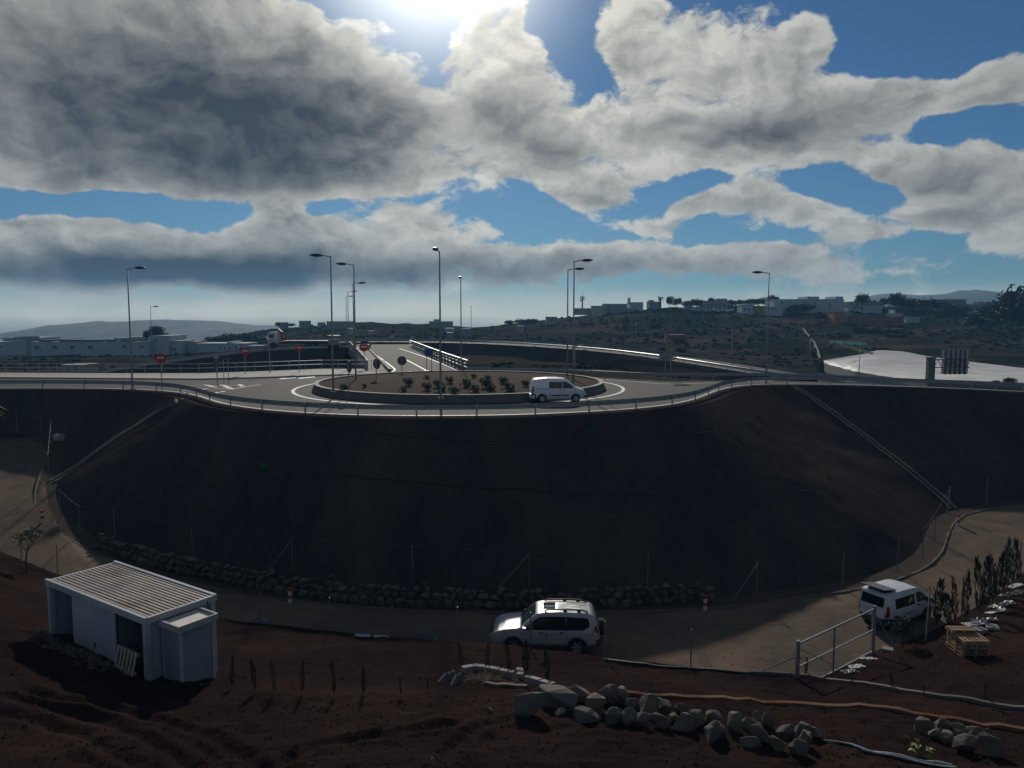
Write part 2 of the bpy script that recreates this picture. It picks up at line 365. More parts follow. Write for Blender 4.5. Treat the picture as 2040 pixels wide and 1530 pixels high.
Z3 = np.array([-4.2, -4.5, -4.85, -5.0, -5.0, -5.0, -5.05, -5.2, -5.3, -5.4, -5.5, -5.6, -5.7, -5.8, -5.9, -6, -6, -6.1])
Z1 = np.interp(XS, [-260, 600, 2300], [-3.7, -4.0, -4.7]); Z0 = Z1 + .8
cols = np.linspace(-260, 2320, 380)
def row(Y, Z): return [PZ(x, float(np.interp(x, XS, Y)), float(np.interp(x, XS, Z))) for x in cols]
R0, R1, R3, R4 = row(np.full(18, 1850.), Z0), row(np.full(18, 1575.), Z1), row(Y3, Z3), row(Y4, Z4)
R35 = [a * .5 + b * .5 - Vector((0, 0, .18)) for a, b in zip(R3, R4)]
R5 = []
for p, x in zip(R4, cols):
    d = Vector((p.x, p.y, 0)).normalized(); R5.append(Vector((p.x + d.x * .65, p.y + d.y * .65, float(np.interp(x, XS, Z5)))))
def quad_rows(A, B, C, n):    # smooth pass through B
    out = []
    for i in range(n + 1):
        u = i / n
        out.append([a * (2 * (u - .5) * (u - 1)) + b * (-4 * u * (u - 1)) + c * (2 * u * (u - .5)) for a, b, c in zip(A, B, C)])
    return out
rows = lerp_rows(R0, R1, 10)[:-1] + lerp_rows(R1, R3, 84)[:-1] + quad_rows(R3, R35, R4, 62)[:-1] + lerp_rows(R4, R5, 5)
TR = []
for pts in ([(-120, 1450), (60, 1462), (160, 1490), (260, 1560)], [(-100, 1408), (90, 1425), (220, 1455), (330, 1510), (400, 1580)], [(60, 1395), (260, 1420), (420, 1470), (520, 1560)], [(540, 1560), (620, 1490), (800, 1440), (900, 1420)], [(880, 1570), (900, 1480), (960, 1420), (1010, 1400)]):
    TR.append(np.array([(PZ(x, y, -4.5).x, PZ(x, y, -4.5).y) for x, y in pts]))
def segdist(px, py, poly):
    best = np.full(px.shape, 1e9)
    for (ax, ay), (bx, by) in zip(poly[:-1], poly[1:]):
        dx, dy = bx - ax, by - ay; tt = np.clip(((px - ax) * dx + (py - ay) * dy) / (dx * dx + dy * dy), 0, 1)
        best = np.minimum(best, np.hypot(px - ax - tt * dx, py - ay - tt * dy))
    return best
allp = np.array([[tuple(p) for p in r] for r in rows]); PXa, PYa = allp[..., 0], allp[..., 1]
dz = np.zeros(PXa.shape)
for poly in TR:
    d = segdist(PXa, PYa, poly); dz += -.09 * np.exp(-(d / .16) ** 2) + .06 * np.exp(-((d - .36) / .14) ** 2)
nmb = MB(); nc = len(cols); nrw = len(rows)
for i in range(nrw):
    for k in range(nc):
        x, y, z = allp[i, k]; a = 1.0 if i < nrw - 6 else .3
        n = .10 * fb((x, y, 0), .55, 3) + .055 * fb((x, y, 5), 2.2, 3) + .035 * abs(fb((x, y, 9), 5.0, 2))
        nmb.v.append((x, y, z + a * (n + dz[i, k])))
nmb.f = [(i * nc + k, i * nc + k + 1, (i + 1) * nc + k + 1, (i + 1) * nc + k) for i in range(nrw - 1) for k in range(nc - 1)]
plot = struct(nmb, 'plot_ground', M_soil, True); ground_reg(plot)
# road sheet
kx = resample(kerb, NCOL); rx = resample(R5, NCOL)
def road_noise(p): return .05 * fb((p[0], p[1], 2), .5, 3) + .02 * fb((p[0], p[1], 6), 2.0, 3)
rrows = lerp_rows([p + Vector((0, 0, -.03)) for p in rx], [p + Vector((0, 0, -.02)) for p in kx], 40)
sroad = loft('service_road', rrows, M_dirt, zfun=road_noise); ground_reg(sroad)
# low kerb on the inner side of the service road, laid in lengths
kb = resample(kerb, step=3.0)
M_kerb = mat('kerb_dusty', (.125, .10, .08), .95, (.075, .062, .052), 1.5, bump=.3, bscale=20)
kmb = MB(); kmb.sweep(resample(kerb, 300), [(-.09, -.2), (-.07, .055), (.05, .055), (.09, -.2)]); struct(kmb, 'service_road_kerb', M_kerb)

# ---------------------------------------------------------------- middle and far ground
MX = np.array([-500, -200, 0, 200, 400, 540, 700, 850, 940, 1050, 1200, 1330, 1450, 1600, 1700, 1850, 2040, 2300, 2600.])
def mrow(d, ys, dzz=0): return [(d, np.interp(x, MX, ys)) for x in mcols]
mcols = np.linspace(-500, 2600, 400)
RW = [
 (93, np.full(19, 757.) + 0),
 (112, [775, 775, 772, 770, 770, 768, 768, 765, 762, 757, 757, 760, 765, 775, 780, 785, 795, 800, 800]),
 (150, [748, 748, 746, 744, 742, 738, 730, 728, 722, 725, 733, 744, 752, 756, 758, 762, 768, 775, 775]),
 (205, [728, 728, 726, 724, 720, 712, 702, 699, 699, 702, 712, 718, 724, 722, 718, 718, 722, 728, 730]),
 (260, [714, 714, 712, 710, 706, 698, 688, 684, 684, 690, 694, 694, 695, 690, 686, 688, 695, 700, 705]),
 (330, [706, 706, 704, 702, 694, 682, 668, 664, 668, 668, 662, 658, 658, 655, 652, 655, 662, 668, 672]),
 (420, [703, 703, 700, 694, 679, 656, 645, 645, 651, 643, 622, 611, 608, 611, 613, 614, 616, 622, 626]),
 (520, [704, 704, 700, 697, 682, 659, 646, 647, 655, 648, 630, 618, 614, 614, 612, 608, 606, 610, 615]),
 (700, [705, 705, 702, 700, 692, 676, 662, 660, 665, 660, 646, 632, 626, 622, 618, 612, 606, 606, 608]),
 (1000, [706, 706, 703, 700, 696, 688, 678, 672, 672, 668, 656, 646, 640, 634, 630, 624, 618, 615, 615])]
mr = [[PD(x, float(np.interp(x, MX, ys)), d) for x in mcols] for d, ys in RW]
rowsM = []
for a, b in zip(mr[:-1], mr[1:]): rowsM += lerp_rows(a, b, 22)[:-1]
rowsM.append(mr[-1])
first = [Vector((p.x, 86.5 if p.x < -12 or p.x > 0 else 95, -1.2)) for p in mr[0]]
def mid_z(p):
    u = min(1, max(0, (p[1] - 110) / 120)); s = fb((p[0], p[1], 0), .03, 4) * 1.1 * u + fb((p[0], p[1], 7), .15, 3) * .35 * u
    px_ = p[0] / p[1] * FPX + CX
    gd = float(np.interp(px_, [1640, 1750, 1800, 1850, 1930, 2040, 2200], [215, 232, 232, 225, 215, 200, 190]))
    if px_ > 1636 and p[1] < gd: s -= 2.6 * min(1, max(0, (gd - p[1]) / 9))
    ph = (p[1] * .065 + 1.3 * fb((p[0], p[1], 1), .010, 3)) % 1
    return s + 1.5 * u * (min(ph / .85, 1) * .0 - (ph if ph < .8 else (1 - ph) * 4) * .8)
M_hill = mat('hillside', (.034, .037, .028), .95, (.018, .023, .019), .05, bump=1, bscale=.6, spec=0, var2=(.085, .060, .046), v2scale=.018, aniso=(1, 2.2, 2.2))
hill = loft('hillside', rowsM, M_hill, zfun=mid_z); ground_reg(hill)
# back slope of the plateau down into the cutting
bs = []
edgeL = resample(farL, 60); edgeR = resample(farR, 80)
for e, nm in ((edgeL, 'plateau_back_slope'), (edgeR, 'plateau_right_slope')):
    lo = [p + Vector((0, 9.5, -5.5 - p.z * .5)) for p in e]
    o = loft(nm, lerp_rows([p + Vector((0, -.05, -.02)) for p in e], lo, 12), M_bank, .12, .5); ground_reg(o)
wide = MB(); wide.add([(-2400, -300, -45), (2400, -300, -45), (2400, 2300, -45), (-2400, 2300, -45)], [(0, 1, 2, 3)])
base = struct(wide, 'lowland', M_hill)
# far mountains
def mountain(name, px, d, depth, m, rough=.02):
    xs = np.array([p[0] for p in px]); ys = np.array([p[1] for p in px]); cs = np.linspace(xs[0], xs[-1], 160); rows_ = []
    for u in np.linspace(-1, 1, 15):
        r = []
        for x in cs:
            p = PD(x, float(np.interp(x, xs, ys)), d); h = max(0, 1 - abs(u) ** 1.4)
            r.append(Vector((p.x, p.y + u * depth, -46 + (p.z + 46) * h + fb((p.x, p.y + u * depth, 0), 8 / depth, 4) * 6 * (1 - abs(u) * .3) * (u != 0) + 1.2 * fb((p.x, 0, 0), .05, 3))))
        rows_.append(r)
    return loft(name, rows_, m)
M_mtn = mat('far_hill', (.075, .08, .07), .95, (.05, .058, .05), .004, var2=(.11, .10, .085), v2scale=.0025)
mountain('far_hill_west', [(-900, 690), (-400, 682), (-100, 674), (0, 669), (90, 660), (130, 648), (185, 640), (250, 641), (330, 636), (400, 640), (470, 645), (540, 650), (620, 658), (760, 672), (900, 690)], 1400, 380, M_mtn)
mountain('far_hill_east', [(1500, 640), (1640, 612), (1700, 600), (1740, 588), (1770, 584), (1830, 588), (1880, 586), (1910, 579), (1945, 577), (1980, 581), (2040, 585), (2200, 590), (2500, 615)], 1750, 420, M_mtn)
# ================================================================ upper level details
def ribbon(pts, w, z=.008):
    mb = MB(); pts = [Vector(p) for p in pts]; L = offset(pts, -w / 2); Rr = offset(pts, w / 2); n = len(pts)
    mb.v = [(p.x, p.y, p.z + z) for p in L] + [(p.x, p.y, p.z + z) for p in Rr]
    mb.f = [(i, i + 1, n + i + 1, n + i) for i in range(n - 1)]
    return mb
def mark(pts, w, z=.008): return struct(ribbon(pts, w, z), 'road_marking', M_white)
def pxl(pts, z=0.0, sm=1): return smooth([PZ(x, y, z) for x, y in pts], sm)
def circ(r, z=0, n=96, c=RC): return [c + Vector((r * math.cos(i * 2 * math.pi / n), r * math.sin(i * 2 * math.pi / n), z)) for i in range(n + 1)]
mark(circ(14.6), .28)
mark(offset(near, -.5), .2)
mark(pxl([(738, 699), (760, 715), (786, 734), (787, 738), (776, 742), (764, 744)]), .2)
mark(pxl([(795, 694), (840, 709), (880, 724), (912, 738), (930, 742.5), (1000, 746.5), (1150, 752), (1240, 758), (1332, 766.5), (1400, 763), (1480, 759.5), (1540, 759)], 0, 1), .18)
mark(pxl([(800, 712), (825, 725), (849, 738)]), .2)
for q in ([(404, 766.5), (415, 766.5), (437, 771.5), (424, 772)], [(436, 766.5), (448, 766.5), (466, 774), (457, 775.5)], [(472, 765.5), (481, 765.5), (489, 769), (479, 770)], [(849, 737), (884, 745.5), (830, 745)],
          [(424, 783), (435, 781), (438, 782), (427, 784)], [(437, 780.5), (447, 778.5), (450, 779.5), (440, 781.5)], [(395, 776), (416, 774), (419, 775), (399, 777)],
          [(555, 754), (586, 751.5), (590, 753), (560, 755.5)], [(593, 753), (626, 750), (629, 751.5), (597, 754.5)], [(742, 746.6), (760, 745.2), (761, 746.4), (743, 747.9)], [(764, 745.2), (780, 745.0), (780, 746.2), (764, 746.4)], [(785, 745), (800, 744.8), (800, 746), (785, 746.2)],
          [(796, 742), (812, 741.5), (818, 738.6), (815, 743.4)]):
    struct(MB().poly([PZ(x, y, .008) for x, y in q]), 'road_marking', M_white)
mark(pxl([(366, 768), (420, 768), (480, 767.5)], 0, 0), .12); mark(pxl([(460, 776), (490, 770.5), (520, 766)], 0, 0), .2); mark(pxl([(380, 772.5), (430, 774), (464, 775)], 0, 0), .14)

# central island: kerb ring and planted soil
kr = MB(); prof = [(13.05, -.02), (12.85, .50), (12.85, .58), (12.45, .60), (12.42, .3)]
n = 96; kr.v = [(RC.x + r * math.cos(i * 2 * math.pi / n), RC.y + r * math.sin(i * 2 * math.pi / n), z) for i in range(n) for r, z in prof]
kr.f = [(i * 5 + k, i * 5 + k + 1, ((i + 1) % n) * 5 + k + 1, ((i + 1) % n) * 5 + k) for i in range(n) for k in range(4)]
struct(kr, 'island_kerb', mat('island_concrete', (.135, .125, .112), .85, (.09, .085, .08), 1.5, bump=.2, bscale=20))
cap = MB(); cap.v = [(RC.x + r * math.cos(i * 2 * math.pi / n), RC.y + r * math.sin(i * 2 * math.pi / n), z) for i in range(n) for r, z in ((12.87, .585), (12.87, .63), (12.50, .63), (12.48, .585))]
cap.f = [(i * 4 + k, i * 4 + k + 1, ((i + 1) % n) * 4 + k + 1, ((i + 1) % n) * 4 + k) for i in range(n) for k in range(3)]
struct(cap, 'island_kerb_cap', M_conc)
isl = MB(); rings = 14
for j in range(rings + 1):
    r = 12.47 * (1 - j / rings)
    for i in range(64):
        a = i * 2 * math.pi / 64; x, y = RC.x + r * math.cos(a), RC.y + r * math.sin(a)
        isl.v.append((x, y, .5 + .45 * (1 - (r / 12.47) ** 2) + .06 * fb((x, y, 0), .8, 3) * (j > 0)))
isl.f = [(j * 64 + i, j * 64 + (i + 1) % 64, (j + 1) * 64 + (i + 1) % 64, (j + 1) * 64 + i) for j in range(rings) for i in range(64)]
io = struct(isl, 'island_soil', M_isl, True); ground_reg(io)

# pavement on the far left side and over the bridge
pv = MB(); front = [(-420, 753), (0, 751), (264, 753), (400, 754), (520, 751), (640, 746.5), (745, 743.5), (769, 742.5)]
ptop = [PZ(x, y, .14) for x, y in front]; pback = [p + Vector((0, 0, .14)) for p in farL]
pv.prism(ptop + list(reversed(pback)), (0, 0, -.16)); struct(pv, 'pavement', M_conc)
bp = MB(); bp.prism([PZ(x, y, .15) for x, y in [(733, 741.2), (772, 741.5), (769, 737), (752, 717), (734, 698), (722, 690), (706, 690), (718, 712)]], (0, 0, -.17)); struct(bp, 'bridge_pavement', mat('pavement_worn', (.22, .205, .185), .9, (.17, .16, .145), 2))
bk_ = MB(); bk_.sweep([p + Vector((0, 0, .01)) for p in pxl([(736, 699), (752, 715), (771, 734), (777, 741)], 0, 1)], [(-.18, 0), (-.15, .34), (.15, .34), (.18, 0)]); struct(bk_, 'bridge_kerb', M_conc)
# bridge deck edge and abutments
dk = MB(); dk.prism([p + Vector((0, 0, -.03)) for p in [PZ(731, 742, 0), PZ(694, 690, 0), PZ(822, 690, 0), PZ(932, 744, 0)]], (0, 0, -1.3))
tag(dk.build('road_bridge', M_conc_old), 'low concrete road bridge leading away behind the roundabout island', 'bridge')

# ---------------------------------------------------------------- guard rails
WB = [(0, .43), (.07, .47), (.07, .535), (.0, .575), (.0, .615), (.07, .655), (.07, .72), (0, .76)]
post_proto = MB().bb((-.05, -.03, -.3), (.05, .03, .74)).build('post', M_galv); pm = post_proto.data; bpy.data.objects.remove(post_proto)
def guard_rail(pts, label, side=-1, step=3.95, m=None, phase=0.0, beam=WB):
    pts = resample(pts, step=.8); o0 = pts[len(pts) // 2].copy()
    th = thing('guard_rail', o0, label, 'guard rail', 'steel guard rails')
    mb = MB(); mb.sweep([p - o0 for p in pts], [(u * side + .045 * side, w) for u, w in beam]); mb.sweep([p - o0 for p in pts], [(u * side + .025 * side, w) for u, w in beam])
    mb.build('rail', m or M_galv, th, recalc=False)
    pp = resample(pts, step=step)
    for i, p in enumerate(pp):
        q = pp[min(i + 1, len(pp) - 1)] - pp[max(i - 1, 0)]
        c = bpy.data.objects.new('post', pm); COL.objects.link(c); c.parent = th; c.location = p - o0; c.rotation_euler.z = math.atan2(q.y, q.x)
    return th
guard_rail(near, 'long galvanised guard rail along the near rim of the roundabout', -1, 3.9)
guard_rail(farR, 'galvanised guard rail on the far right rim behind the roundabout', 1, 3.95)

# pedestrian railing on the left and on the bridge
def railing(pts, h, label, name='pedestrian_railing', step=2.0, rails=(1.0, .55), m=None, r=.03, cat='railing'):
    pts = resample(pts, step=step); o0 = pts[0].copy(); th = thing(name, o0, label, cat); m = m or M_galv
    for f in rails: MB().path([p - o0 + Vector((0, 0, h * f)) for p in pts], r, 5).build('rail', m, th)
    pmn = None
    for p in pts:
        if pmn is None: po = MB().tube((0, 0, 0), (0, 0, h), r * .9, n=6).build('post', m, th); pmn = po.data
        else: po = bpy.data.objects.new('post', pmn); COL.objects.link(po); po.parent = th
        po.location = p - o0
    return th
railing([p + Vector((0, -.35, .14)) for p in farL], 1.05, 'grey tube railing along the pavement left of the bridge', step=2.0)
bridge_l = pxl([(733, 740), (716, 716), (694, 690)], 0, 0)
th = railing(bridge_l, 1.25, 'solid looking grey railing on the left edge of the bridge', 'bridge_railing', 4, (1.0, .08), m=M_pole, r=.05)
o0 = bridge_l[0]; mb = MB()
for p in resample(bridge_l, step=.30): mb.box(p - o0 + Vector((0, 0, .62)), (.05, .05, 1.05))
mb.build('bars', M_pole, th)
br_r = pxl([(931, 742.5), (880, 721), (832, 698), (816, 691)], 0, 1); br_r = resample(br_r, step=3.0); o0 = br_r[0].copy()
th = thing('bridge_barrier', o0, 'three rail steel barrier on the right edge of the bridge', 'barrier')
for h, r in ((1.35, .11), (.95, .09), (.55, .09)): MB().path([p - o0 + Vector((0, 0, h)) for p in br_r], r, 6).build('rail', M_galv, th)
for p in br_r[:-2]: MB().bb((-.09, -.15, 0), (.09, .15, 1.4)).build('post', M_steel_dark, th).location = p - o0

# ---------------------------------------------------------------- street lamps
M_head = mat('lamp_head', (.06, .065, .07), .5, metal=.3); M_lens = mat('lamp_lens', (.35, .36, .36), .3)
def lamp(base, H, arm, label, al=1.5, rad=.085, seg=True):
    th = thing('street_lamp', base, label, 'street lamp', 'street lamps')
    MB().tube((0, 0, 0), (0, 0, H), rad, rad * .55, 10).build('pole', M_pole, th, True)
    MB().box((0, 0, .03), (.4, .4, .06)).build('base_plate', M_conc_old, th)
    a = Vector((*arm, 0)).normalized(); e = a * (al * .45); rz = math.atan2(a.y, a.x)
    MB().tube((0, 0, H - .05), e + Vector((0, 0, H + .08)), .045, .04, 6).build('arm', M_pole, th)
    hd = MB(); L = al * .62
    for i, (u, w, h0, h1) in enumerate(((0, .07, -.05, .05), (.2, .15, -.09, .11), (.6, .17, -.08, .13), (.9, .13, -.04, .08), (1, .05, 0, .03))):
        for (yy, zz) in ((-w, h0), (w, h0), (w * .8, h1), (-w * .8, h1)): hd.v.append((u * L, yy, zz))
    hd.f = [(i * 4 + k, i * 4 + (k + 1) % 4, i * 4 + 4 + (k + 1) % 4, i * 4 + 4 + k) for i in range(4) for k in range(4)] + [(0, 1, 2, 3), (16, 17, 18, 19)]
    ho = hd.build('lamp_head', M_head, th); ho.location = e + Vector((0, 0, H + .06)); ho.rotation_euler.z = rz
    lo = MB().box((L * .45, 0, -.10), (L * .5, .2, .02)).build('lens', M_lens, ho)
    return th
H = 10.5
lamp(PZ(264, 776), H, (1, 0), 'tall street lamp at the left end of the near guard rail')
lamp(PZ(664, 781, .5), H, (-1, 0), 'tall street lamp on the left tip of the roundabout island')
lamp(PZ(709, 760, .5), H, (-1, 0), 'street lamp on the back left of the island, arm to the left')
lamp(PZ(706, 731), H, (1, .1), 'street lamp at the start of the bridge, arm to the right')
lamp(PZ(695, 706), H, (1, 0), 'street lamp halfway along the bridge railing')
lamp(PZ(691, 691), H, (1, 0), 'farthest street lamp at the end of the bridge')
lamp(PZ(878, 793, .5), H, (-.15, -1), 'tallest street lamp at the front middle of the island')
lamp(PZ(919, 746), H, (0, -1), 'street lamp beside the right barrier of the bridge')
lamp(PD(939, 686, 208), H, (0, -1), 'small distant street lamp right of the bridge on the skyline')
lamp(PZ(1142, 769, .5), H, (1, .1), 'taller of the two lamps standing together on the right of the island')
lamp(PZ(1130, 757.5, .3), H, (1, .1), 'lower and farther of the two lamps standing together on the right of the island')
lamp(PZ(1526, 763), H, (-1, .05), 'street lamp on the right exit road, arm to the left')
lamp(PD(1145, 752, 122), 5.0, (1, 0), 'short lamp just behind the pair of tall lamps')
lamp(PD(1267, 708, 206), H, (-.1, -1), 'distant lamp standing on the highway verge below the white hilltop walls')
lamp(PD(1457, 747, 132), 7.8, (-1, 0), 'distant lamp left of the arm lamp on the right exit road')
lamp(PD(1612, 748, 150), 7.0, (-.1, -1), 'thin distant lamp left of the white greenhouse')
lamp(PD(1711, 752, 150), 5.4, (0, -1), 'thin distant lamp in front of the white greenhouse')
lamp(PD(304, 722, 146), H, (1, 0), 'distant lamp in front of the white tower block on the left')
lamp(PZ(538, 745), 3.9, (-1, 0), 'low footpath lamp at the railing below the truck', .5, .06)

# ---------------------------------------------------------------- signs
M_red = mat('sign_red', (.42, .03, .03), .45); M_swhite = mat('sign_white', (.6, .58, .56), .5); M_sback = mat('sign_back', (.085, .09, .095), .5, metal=.3); M_blue = mat('sign_blue', (.03, .07, .22), .45)
def noentry(base, h, r, face, label, backing=False):
    th = thing('no_entry_sign', base, label, 'sign', 'no entry signs')
    MB().tube((0, 0, 0), (0, 0, h + r * .5), .045, n=8).build('post', M_pole, th)
    f = Vector((*face, 0)).normalized(); rt = Vector((-f.y, f.x, 0)); c = Vector((0, 0, h)) + f * .06
    ring = []
    for i in range(24):
        a = i * 2 * math.pi / 24; ring.append(c + rt * (r * math.cos(a)) + Vector((0, 0, min(r * math.sin(a), r * .62))))
    d = MB().prism(ring, f * .02).build('sign_disc', M_red, th)
    b = MB(); q = [c + f * .024 + rt * u + Vector((0, 0, w)) for u, w in ((-r * .6, -r * .12), (r * .6, -r * .12), (r * .6, r * .2), (-r * .6, r * .2))]
    b.prism(q, f * .006).build('white_bar', M_swhite, d)
    if backing: MB().prism([c - f * .04 + rt * u + Vector((0, 0, w)) for u, w in ((-r * 1.1, -.1), (r * .7, -.1), (r * .7, r * .72), (-r * 1.1, r * .72))], f * .02).build('back_plate', M_sback, th)
    return th
noentry(PZ(323, 779), 2.85, .48, (.15, -1), 'red no entry sign behind the near guard rail on the left', True)
noentry(PZ(726, 737), 2.75, .55, (0, -1), 'red no entry sign at the mouth of the bridge')
noentry(PZ(489, 747.5), 2.65, .46, (.75, -.75), 'red no entry sign turned side on at the left railing', True)
noentry(PZ(597, 744), 2.9, .42, (.55, -.83), 'small red no entry sign at the railing below the truck')
def roundback(base, h, r, face, label):
    th = thing('round_sign', base, label, 'sign', 'backs of round signs')
    f = Vector((*face, 0)).normalized()
    MB().tube((0, 0, 0), (0, 0, h + r), .04, n=8).build('post', M_pole, th)
    MB().disc(Vector((0, 0, h)) - f * .05, -f, r, .02, 28).build('sign_disc', M_sback, th)
    for s in (-.4, .4): MB().box(Vector((0, 0, h + s * r)) + f * .0, (.12, .12, .05)).build('clamp', M_galv, th)
roundback(PZ(695, 784, .5), 2.05, .47, (-.8, -.6), 'grey back of a round sign at the left tip of the island')
roundback(PZ(750, 763, .5), 1.7, .47, (-.6, -.8), 'grey back of a round sign left of the bridge road')
roundback(PZ(801, 754, .3), 1.75, .46, (0, -1), 'grey back of the round sign facing the bridge mouth')
th = thing('blue_sign', PZ(855, 746), 'blue square sign on two thin posts at the bridge mouth', 'sign')
for x in (-.27, .27): MB().tube((x, 0, 0), (x, 0, 2.7), .035, n=6).build('post', M_steel_dark, th)
MB().bb((-.45, -.06, 2.05), (.4, -.035, 2.85)).build('sign_panel', M_blue, th)
th = thing('edge_on_sign', PZ(433, 769), 'dark sign seen edge on at the hatched traffic island', 'sign')
MB().tube((0, 0, 0), (0, 0, 2.6), .045, n=6).build('post', M_pole, th); MB().bb((-.1, -.45, 1.7), (.08, .45, 2.65)).build('sign_panel', M_sback, th)
th = thing('frame_sign', PZ(451, 764.5), 'thin empty sign frame on two posts at the hatched traffic island', 'sign')
for x in (-.22, .22): MB().tube((x, 0, 0), (x, 0, 2.35), .035, n=6).build('post', M_galv, th)
MB().bb((-.25, -.02, 2.33), (.6, .02, 2.4)).build('top_bar', M_sback, th)
th = thing('arrow_sign', PZ(1330, 758.5), 'white arrow shaped direction sign on two posts behind the right rail', 'sign')
for x in (-.25, .30): MB().tube((x, 0, 0), (x, 0, 2.4), .05, n=8).build('post', M_pole, th)
pl = MB().prism([(-.9, -.09, 2.05), (.3, -.09, 2.05), (.62, -.09, 2.38), (.3, -.09, 2.7), (-.9, -.09, 2.7)], (0, .03, 0)).build('sign_panel', mat('sign_white_dusty', (.30, .31, .32), .6), th)
MB().prism([(.34, -.1, 2.05), (.66, -.1, 2.38), (.34, -.1, 2.7), (.52, -.1, 2.7), (.84, -.1, 2.38), (.52, -.1, 2.05)], (0, .03, 0)).build('arrow_tip', M_sback, pl)
for z in (2.22, 2.38, 2.52): MB().bb((-.68, -.105, z - .03), (.2 - .25 * (z > 2.5), -.092, z + .03)).build('letter_line', M_sback, pl)
# overhead sign on the right, seen from behind
b0 = PD(1852, 770, 98); th = thing('gantry_sign', b0, 'cantilever road sign seen from behind, in front of the white greenhouse', 'sign')
s = 98 / FPX
MB().bb((-.42, -.35, 0), (.42, .35, 57 * s)).build('pillar', M_steel_dark, th); MB().bb((-.5, -.45, 57 * s), (.5, .45, 59 * s)).build('pillar_cap', M_steel_dark, th)
tr = MB()
for z in (54, 38): tr.bar((.4, 0, z * s), (78 * s, 0, z * s), .12)
for k in range(9): x0 = .4 + k * .52; tr.bar((x0, 0, (54 if k % 2 else 38) * s), (x0 + .52, 0, (38 if k % 2 else 54) * s), .07)
tr.build('truss_arm', M_steel_dark, th)
x0, x1 = 25 * s, 78 * s
for k in range(12): MB().bb((x0, .35, (56 + k * 1.55) * s), (x1, .4, (57.2 + k * 1.55) * s)).build('slat', mat('aluminium_slat_lit', (.5, .52, .54), .5, metal=.3), th)  # upper slats paler, the light on them put into the colour
for k in range(6): MB().bb((x0, .35, (25 + k * 5.1) * s), (x1, .4, (29.8 + k * 5.1) * s)).build('panel_board', M_galv, th)
for k in range(5): u = x0 + (x1 - x0) * (.14 + .18 * k); MB().bb((u - .09, .1, 24 * s), (u + .09, .35, 75 * s)).build('upright', M_steel_dark, th)

# ---------------------------------------------------------------- ramp on the left with embankment
E = smooth([PD(x, y, d) for x, y, d in [(-300, 800, 145), (0, 775, 147), (130, 757, 149), (195, 744.5, 150), (300, 728, 152), (400, 714, 154), (480, 704, 156), (530, 698.5, 158), (600, 695, 160), (690, 692, 161)]], 1)
E = resample(E, 90)
back = [p + Vector((0, 9, 0)) for p in E]
struct(MB().sweep(E, [(0, -.02), (0, 0)]), 'ramp_edge', M_conc)
rmp = MB(); nE = len(E); rmp.v = [tuple(p) for p in E] + [tuple(p) for p in back]; rmp.f = [(i, i + 1, nE + i + 1, nE + i) for i in range(nE - 1)]; ro = struct(rmp, 'ramp_road', M_asph); ground_reg(ro)
low = [Vector((p.x + 0.0, p.y - max(1.5, (p.z + 9.5)) * 1.45, -9.5)) for p in E]
o = loft('ramp_embankment', lerp_rows(low, [p + Vector((0, 0, -.02)) for p in E], 14), M_bank, .12, .3); ground_reg(o)
lowb = [Vector((p.x, p.y + max(1.5, (p.z + 9.5)) * 1.45, -9.5)) for p in back]
loft('ramp_back_slope', lerp_rows([p + Vector((0, 0, -.02)) for p in back], lowb, 4), M_bank)
pr = MB(); pr.sweep([p + Vector((0, .2, 0)) for p in E[14:]], [(-.2, 0), (-.15, .38), (.15, .38), (.2, 0)]); tag(pr.build('ramp_parapet', M_conc), 'low pale concrete parapet along the ramp on the left', 'parapet')
guard_rail([p + Vector((0, 8.6, 0)) for p in E[20:]], 'guard rail on the back edge of the left ramp', -1, 4)

# ---------------------------------------------------------------- highway on the right
HW = smooth([PD(x, y, d) for x, y, d in [(640, 690, 196), (780, 688, 196), (940, 691, 190), (1050, 697, 178), (1200, 709, 160), (1330, 727, 141), (1450, 748, 124), (1600, 772, 112), (1800, 800, 105)]], 2); HW = resample(HW, 110)
HW = [p + Vector((0, 0, .9)) for p in HW]
hb = MB(); rt2 = offset(HW, -8.0); hb.v = [tuple(p) for p in HW] + [tuple(p) for p in rt2]; m_ = len(HW); hb.f = [(i, i + 1, m_ + i + 1, m_ + i) for i in range(m_ - 1)]
struct(hb, 'highway', M_asph)
loft('highway_slope', lerp_rows([p + Vector((0, 0, -.02)) for p in HW], [p + Vector((0, 0, -7)) for p in offset(HW, 8)], 6), M_hill, .2, .3)
loft('highway_back_slope', lerp_rows([p + Vector((0, 0, -.02)) for p in rt2], [p + Vector((0, 0, -7)) for p in offset(HW, -15)], 3), M_hill)
mark(offset(HW, -.7), .25, .02); mark(offset(HW, -7.2), .25, .02)
guard_rail(offset(HW, -.1), 'guard rail along the near side of the distant highway', 1, 4); guard_rail(offset(HW, -7.9), 'guard rail along the far side of the distant highway', -1, 4)
# small white panels standing along the highway
for i, (x, y, d) in enumerate([(781, 672, 205), (822, 674, 205), (861, 676, 205), (1000, 681, 195), (1045, 684, 190), (1093, 687, 185), (1135, 690, 182), (1190, 694, 178), (1234, 697, 172)]):
    p = PD(x, y + 14, d); th = thing('marker_panel', p, '%s small pale marker panel from the left along the highway' % ORD[i], 'sign', 'marker panels on the highway')
    hh = 14 * d / FPX
    for u in (-.3, .3): MB().tube((u, 0, 0), (u, 0, hh), .04, n=5).build('post', M_pole, th)
    MB().bb((-.6, -.05, hh - .1), (.6, -.02, hh + .45)).build('panel', mat('panel_pale', (.42, .42, .40), .5), th)
